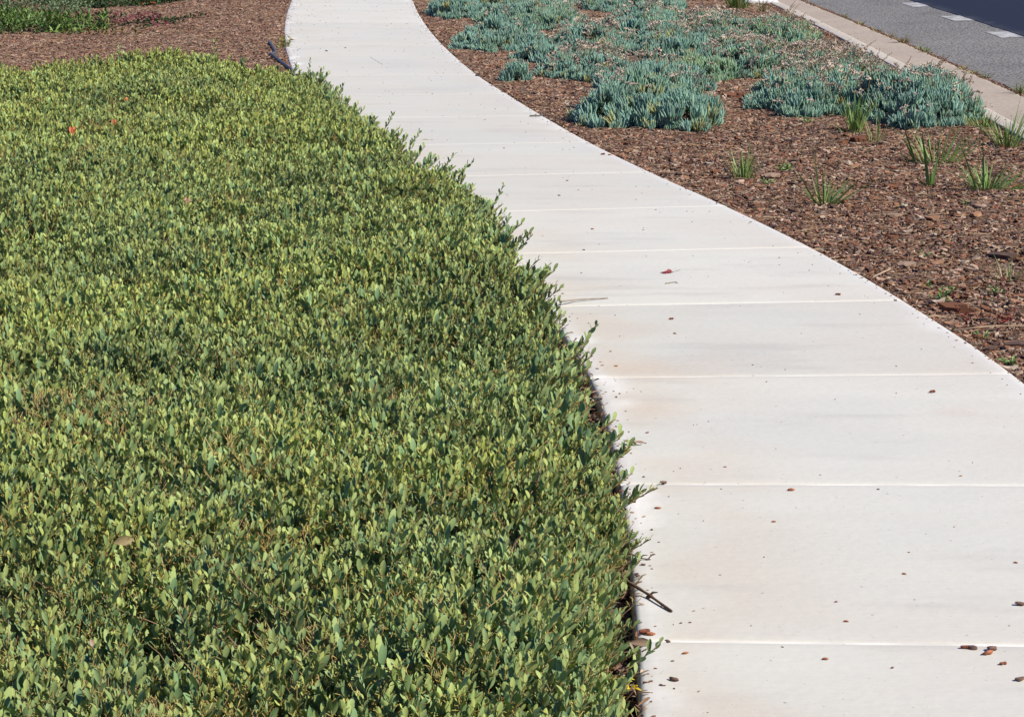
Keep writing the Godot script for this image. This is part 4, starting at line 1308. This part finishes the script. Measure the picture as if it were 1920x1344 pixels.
func build_litter() -> void:
	var pods := []
	for i in 9:
		var c: Color = [Color(0.12, 0.045, 0.03), Color(0.20, 0.08, 0.045), Color(0.09, 0.055, 0.045)][i % 3]
		pods.append(pod_mesh(i, c, k3(c, 1.9)))
	# position, size, variant, label
	for q in [
		[0.294, 5.407, 0.022, 0, "larger brown seed pod at the path's left edge, pitted and grey on its left side"],
		[0.306, 5.395, 0.019, 4, "round reddish seed pod touching the larger pitted one at the path's left edge"],
		[0.346, 5.345, 0.012, 2, "grey-brown pod on the nearest joint, close to the left edge"],
		[0.378, 5.262, 0.011, 4, "reddish pod just in front of the nearest joint, left part of the path"],
		[0.342, 5.081, 0.017, 8, "dark knobbly pod nearest the camera, left part of the path"],
		[0.309, 5.159, 0.006, 1, "tiny reddish pod between the knobbly pod and the path's left edge"],
		[0.298, 6.082, 0.010, 1, "dark red pod beside the thin forked twig"],
		[0.323, 5.958, 0.011, 2, "dark brown pod just below the thin forked twig"],
		[0.304, 5.86, 0.010, 5, "dark pod right beside the path's left edge, above the long dark twig"],
		[0.322, 5.683, 0.014, 6, "pale brown lump lying against the long dark twig"],
		[0.387, 6.502, 0.013, 4, "orange-brown pod on the second slab from the front, near its left edge"],
		[0.327, 6.568, 0.009, 0, "small pod at the left edge of the second slab from the front"],
		[0.42, 6.774, 0.019, 2, "dark spindle-shaped pod lying along the second joint, left part of the path"],
		[0.764, 6.703, 0.014, 7, "reddish pod just in front of the second joint, middle of the path"],
		[0.683, 6.371, 0.009, 1, "flat tan pod in the middle of the second slab from the front"],
		[1.002, 6.719, 0.007, 5, "small dark speck of a pod on the second joint, right of the middle"],
		[0.989, 6.084, 0.005, 4, "tiny red pod right of the middle of the second slab, farther of two"],
		[0.949, 5.889, 0.008, 7, "red-brown pod right of the middle of the second slab, nearer of two"],
		[0.754, 5.655, 0.006, 6, "tiny tan pod in the middle of the path, behind the pod near the first joint"],
		[0.759, 5.501, 0.009, 1, "brown pod in the middle of the path, behind the nearest joint"],
		[0.679, 5.226, 0.010, 7, "orange pod in the middle of the nearest slab"],
		[0.814, 5.17, 0.007, 5, "small dark pod on the nearest slab, right of the orange one"],
		[0.991, 5.309, 0.016, 0, "brown pod on the nearest joint, left one of a touching pair"],
		[1.007, 5.305, 0.019, 5, "grey flat pod on the nearest joint, right one of a touching pair"],
		[1.052, 5.298, 0.022, 2, "long brown pod lying on the nearest joint, right part of the path"],
		[1.036, 5.268, 0.021, 4, "rust-red pod just in front of the long one on the nearest joint"],
		[1.054, 5.198, 0.014, 3, "dark red pod on the nearest slab, rightmost but one"],
		[1.071, 5.091, 0.018, 8, "dark pod at the lower right corner of the photo"],
		[1.238, 5.992, 0.008, 7, "small brown pod by the right edge of the photo, second slab"],
		[1.179, 5.636, 0.020, 2, "dark olive pod at the right edge of the photo, behind the nearest joint"],
		[1.255, 6.875, 0.007, 4, "small dark pod behind the second joint, right part of the path"],
		[0.605, 6.969, 0.007, 1, "small brown pod on the third slab from the front, left part"],
		[1.356, 7.997, 0.017, 6, "brown pod on the third slab, just in front of its far joint, right part"],
		[0.352, 8.399, 0.010, 4, "red-brown pod by the groundcover, behind the third joint"],
		[0.591, 9.285, 0.015, 0, "upright dark pod left of the middle, on the fourth slab"],
		[0.589, 8.996, 0.010, 1, "flat pod just in front of the upright dark one, fourth slab"],
		[1.282, 9.837, 0.017, 3, "dark pod alone on the fifth slab, towards the right edge"],
		[1.49, 9.709, 0.012, 5, "brown pod on the fourth joint at the path's right edge"],
		[0.313, 10.957, 0.010, 2, "dark pod on the fifth joint, near the groundcover"],
		[0.369, 11.584, 0.012, 1, "small brown pod behind the fifth joint, near the groundcover"],
		[0.287, 13.347, 0.011, 3, "dark crumb-like pod on the seventh slab, middle"],
		[0.234, 12.749, 0.012, 5, "dark pod on the seventh slab, nearer than the crumb-like one"],
		[-0.052, 14.843, 0.010, 1, "small pod on the eighth slab, middle"],
		[0.517, 14.542, 0.020, 6, "flat brown pod by the right edge of the eighth slab"],
		[0.556, 14.517, 0.016, 4, "red-brown pod beside the flat one at the right edge of the eighth slab"],
		[-1.63, 22.193, 0.022, 2, "dark pod far up the path, left of the middle"],
		[-1.492, 22.571, 0.015, 5, "small dark pod far up the path, just right of another"],
		[-2.046, 23.518, 0.024, 4, "reddish pod far up the path, at its left edge"]]:
		var o := part("seed_pod", pods[q[3]], self)
		o.transform = turned(rf(-0.7, 0.7), 0.0, 0.0, float(q[2]) * 1.12, Vector3(q[0], 0.0, -q[1]))
		tag(o, q[4], "seed pod", "seed pods fallen on the path")
	# crumbs too small to tell apart
	var cr := []
	for i in 3:
		cr.append(flake(860 + i, 0.5, 0.25, 0.0).build(woody, true))
	var s := Spread.new(3)
	for i in 520:
		var d := rf(4.6, 30.0)
		var x := lerpf(edge_l(d), edge_r(d), 0.5 + 0.5 * signf(rf(-1, 1)) * pow(rng.randf(), 0.7))
		s.put(i % 3, turned(rf(0, TAU), 0, 0, rf(0.002, 0.0065) * (1.0 + d / 20.0), Vector3(x, 0.001, -d)), bark_tone(0.2))
	for i in 1500:
		var d := rf(4.6, 30.0)
		var side := -1.0 if rng.randf() < 0.45 else 1.0
		var x := edge_l(d) + absf(rng.randfn(0.0, 0.05)) if side < 0 else edge_r(d) - absf(rng.randfn(0.0, 0.03))
		s.put(i % 3, turned(rf(0, TAU), 0, 0, rf(0.003, 0.014), Vector3(x, 0.001, -d)), bark_tone(0.3))
	scatter("path_crumbs", s, cr, get_node("footpath"))
	# twigs
	twig("twig", "long dark twig sticking out of the groundcover onto the path, nearest the camera", "twig", [Vector3(0.243, 0.03, -5.815), Vector3(0.278, 0.02, -5.741), Vector3(0.323, 0.008, -5.678), Vector3(0.368, 0.003, -5.568)], 0.0043, 0.0030, Color(0.13, 0.09, 0.055), 3, "twigs on the path")
	twig("twig", "thin forked dark twig at the path's left edge beside the dark red pod", "twig", [Vector3(0.279, 0.006, -6.056), Vector3(0.298, 0.008, -6.025), Vector3(0.317, 0.004, -6.01), Vector3(0.342, 0.003, -6.0)], 0.0025, 0.0014, Color(0.10, 0.07, 0.055), 4, "twigs on the path")
	twig("twig", "straight grey-brown stick reaching from the groundcover across the fourth joint", "twig", [Vector3(0.183, 0.02, -9.55), Vector3(0.246, 0.01, -9.644), Vector3(0.314, 0.006, -9.692), Vector3(0.373, 0.003, -9.729)], 0.0040, 0.0022, Color(0.27, 0.23, 0.19), 0, "twigs on the path")
	twig("twig", "tiny bent twig below the red leaf on the path", "twig", [Vector3(0.618, 0.003, -10.079), Vector3(0.64, 0.003, -10.099), Vector3(0.662, 0.004, -10.107), Vector3(0.668, 0.003, -10.087)], 0.0022, 0.0014, Color(0.26, 0.22, 0.16), 0, "twigs on the path")
	twig("twig", "short grey twig on the path's right edge at the tenth joint", "twig", [Vector3(-0.292, 0.006, -19.757), Vector3(-0.262, 0.006, -19.734), Vector3(-0.238, 0.006, -19.76)], 0.006, 0.004, Color(0.12, 0.10, 0.09), 0, "twigs on the path")
	twig("twig", "dark thin twig over the path's right edge beside the foremost succulent", "twig", [Vector3(0.109, 0.006, -16.672), Vector3(0.168, 0.008, -16.672), Vector3(0.211, 0.006, -16.746), Vector3(0.252, 0.006, -16.644)], 0.005, 0.003, Color(0.12, 0.10, 0.09), 2, "twigs on the path")
	twig("twig", "pale straw lying on the mulch along the path's right edge by the red weed", "twig", [Vector3(1.629, -0.015, -9.174), Vector3(1.703, 0, -9.149), Vector3(1.787, 0, -9.183), Vector3(1.904, -0.005, -9.224)], 0.0035, 0.002, Color(0.36, 0.27, 0.18), 0, "twigs on the path")
	twig("twig", "pale bent straw at the mulch's edge by the fifth slab", "twig", [Vector3(1.497, -0.015, -10.369), Vector3(1.537, 0, -10.388), Vector3(1.569, 0.005, -10.427), Vector3(1.581, 0.005, -10.468)], 0.004, 0.0025, Color(0.42, 0.32, 0.22), 0, "twigs on the path")
	# leaves
	var red := Geo.new()
	for i in 4:
		var a := -0.6 + i * 0.5
		red.leaf(Vector3(0.008 * i - 0.02, 0.002, 0), Vector3(cos(a), 0.12 + 0.08 * i, -sin(a) * 0.8).normalized(), Vector3(0.2, 0.9, 0.35).normalized(), 0.042, 0.008, Color(0.22, 0.035, 0.045), Color(0.30, 0.10, 0.09), 0.35, 0.6)
	red.tube([Vector3(0.015, 0.004, 0), Vector3(0.04, 0.006, -0.006), Vector3(0.065, 0.012, -0.012)], [0.001, 0.0009, 0.0007], 4, Color(0.22, 0.10, 0.08))
	tag(part("fallen_leaf", red.build(leafy), self, Vector3(0.631, 0, -10.349)), "small crumpled dark red leaf alone on the path", "leaf")
	var curl := Geo.new()
	curl.leaf(Vector3.ZERO, Vector3(1, 0.10, 0.25).normalized(), Vector3(0, 0.5, 0.86), 0.048, 0.010, Color(0.25, 0.18, 0.13), Color(0.20, 0.14, 0.10), 0.15, 0.8)
	tag(part("fallen_leaf", curl.build(leafy), self, Vector3(0.26, 0.004, -5.328)), "curled grey-brown dry leaf on the nearest joint at the path's left edge", "leaf")
	var bent := Geo.new()
	bent.leaf(Vector3(0, 0.014, 0), Vector3(0.9, -0.22, 0.2).normalized(), Vector3(0.3, 0.8, 0.5).normalized(), 0.045, 0.009, Color(0.14, 0.17, 0.08), Color(0.28, 0.15, 0.08), 0.1, 0.3)
	bent.leaf(Vector3(0.028, 0.010, 0), Vector3(0.9, -0.25, 0.1).normalized(), Vector3(0.1, 0.9, 0.3).normalized(), 0.035, 0.006, Color(0.32, 0.20, 0.14), Color(0.26, 0.15, 0.10), -0.2, 0.7)
	tag(part("fallen_leaf", bent.build(leafy), self, Vector3(0.326, 0, -7.241)), "withering leaf bent down onto the third slab beside the groundcover", "leaf")
	var tan := Geo.new()
	tan.leaf(Vector3.ZERO, Vector3(1, 0.02, 0.2).normalized(), Vector3(0, 0.8, 0.6), 0.05, 0.006, Color(0.34, 0.24, 0.11), Color(0.30, 0.20, 0.09), 0.1, 0.5)
	tan.tube([Vector3(0.05, 0, 0.01), Vector3(0.075, 0.004, 0.012)], [0.001, 0.0007], 4, Color(0.3, 0.2, 0.1))
	tag(part("fallen_leaf", tan.build(leafy), self, Vector3(-0.554, 0, -15.275)), "thin tan dry leaf on the path's left side, eighth slab", "leaf")
	# dry leaves caught in the groundcover
	for q in [[-2.219, 12.726, 0.046, Color(0.46, 0.13, 0.05), "orange dry leaf in the groundcover, lower left of two, upright"], [-2.057, 13.035, 0.036, Color(0.36, 0.10, 0.045), "red-brown dry leaf in the groundcover, right of the upright orange one"], [-2.315, 15.106, 0.048, Color(0.48, 0.17, 0.07), "orange lobed dry leaf in the far part of the groundcover"], [-1.003, 6.191, 0.020, Color(0.42, 0.22, 0.10), "small orange-tan dry leaf low in the left of the groundcover"], [-0.829, 5.1, 0.042, Color(0.30, 0.24, 0.12), "tan curled dry leaf lying on the near groundcover"], [-0.831, 5.632, 0.020, Color(0.36, 0.20, 0.17), "pinkish-mauve dry leaf on the near groundcover"], [-0.777, 4.559, 0.026, Color(0.38, 0.26, 0.19), "pale pink-brown dry leaf near the bottom left corner"], [-1.379, 10.65, 0.035, Color(0.40, 0.24, 0.17), "pale brown dry leaf in the middle of the far groundcover"], [0.252, 8.134, 0.025, Color(0.30, 0.17, 0.13), "dry brown leaf in the shaded hollow near the path's edge"]]:
		var g := Geo.new()
		for i in (3 if float(q[1 + 1]) > 0.034 else 1):
			var a := i * 0.55 - 0.7
			var dd := Vector3(sin(a), cos(a) * 0.9 + 0.3, 0.25 * (i % 2)).normalized()
			if "tan curled" in q[4]:
				dd = Vector3(1.0, 0.04 + 0.1 * i, 0.15 * i).normalized()
			g.leaf(Vector3.ZERO, dd, Vector3(0.3, 0.25, 0.9).normalized(), float(q[2]) * (1.0 - 0.15 * absf(i - 1.5)), float(q[2]) * 0.26, q[3], k3(q[3], 0.8), 0.5, 0.6)
		tag(part("fallen_leaf", g.build(leafy), self, Vector3(q[0], 0.0 if q[0] > 0.1 else canopy(q[0], q[1], 1.0) + 0.01, -q[1])), q[4], "leaf", "dry leaves caught in plants")
	# a crumpled yellow bloom in the gap
	var yel := Geo.new()
	for i in 11:
		var a := i * 2.4
		var dd := Vector3(cos(a), rf(0.2, 1.0), sin(a)).normalized()
		yel.leaf(Vector3(rf(-0.012, 0.015), rf(0, 0.02), rf(-0.04, 0.03)), dd, dd.cross(Vector3(sin(a), 0.3, -cos(a))).normalized(), rf(0.016, 0.030), 0.0036, Color(0.66, 0.50, 0.02), Color(0.60, 0.45, 0.02), 0.6, 0.5)
	tag(part("yellow_bloom", yel.build(grassy), self, Vector3(0.236, -0.02, -5.06)), "withered bright yellow bloom between the groundcover and the path's edge", "flower")
	# dry leaf litter in the gap, too mixed to count
	var lv := []
	for i in 4:
		var g := Geo.new()
		g.leaf(Vector3.ZERO, Vector3(1, 0.1, 0), Vector3(0, 1, 0.2), 1.0, 0.13, Color(1, 1, 1), Color(0.8, 0.8, 0.8), 0.3 - 0.2 * i, 0.7)
		lv.append(g.build(leafy))
	s = Spread.new(4)
	for i in 1500:
		var d := rf(4.0, 13.0)
		var x := edge_l(d) - absf(rng.randfn(0.0, 0.06)) + 0.012
		var y := -0.05 + rf(0.0, 0.05) if x < edge_l(d) - 0.003 else 0.004
		s.put(i % 4, turned(rf(0, TAU), rf(-0.5, 0.5), rf(-0.4, 0.4), rf(0.014, 0.032), Vector3(x, y, -d)), k3(pick([Color(0.22, 0.10, 0.055), Color(0.30, 0.18, 0.11), Color(0.14, 0.07, 0.045), Color(0.46, 0.36, 0.27)]), rf(0.6, 1.15)))
	scatter("leaf_litter", s, lv, get_node("planting_soil"))
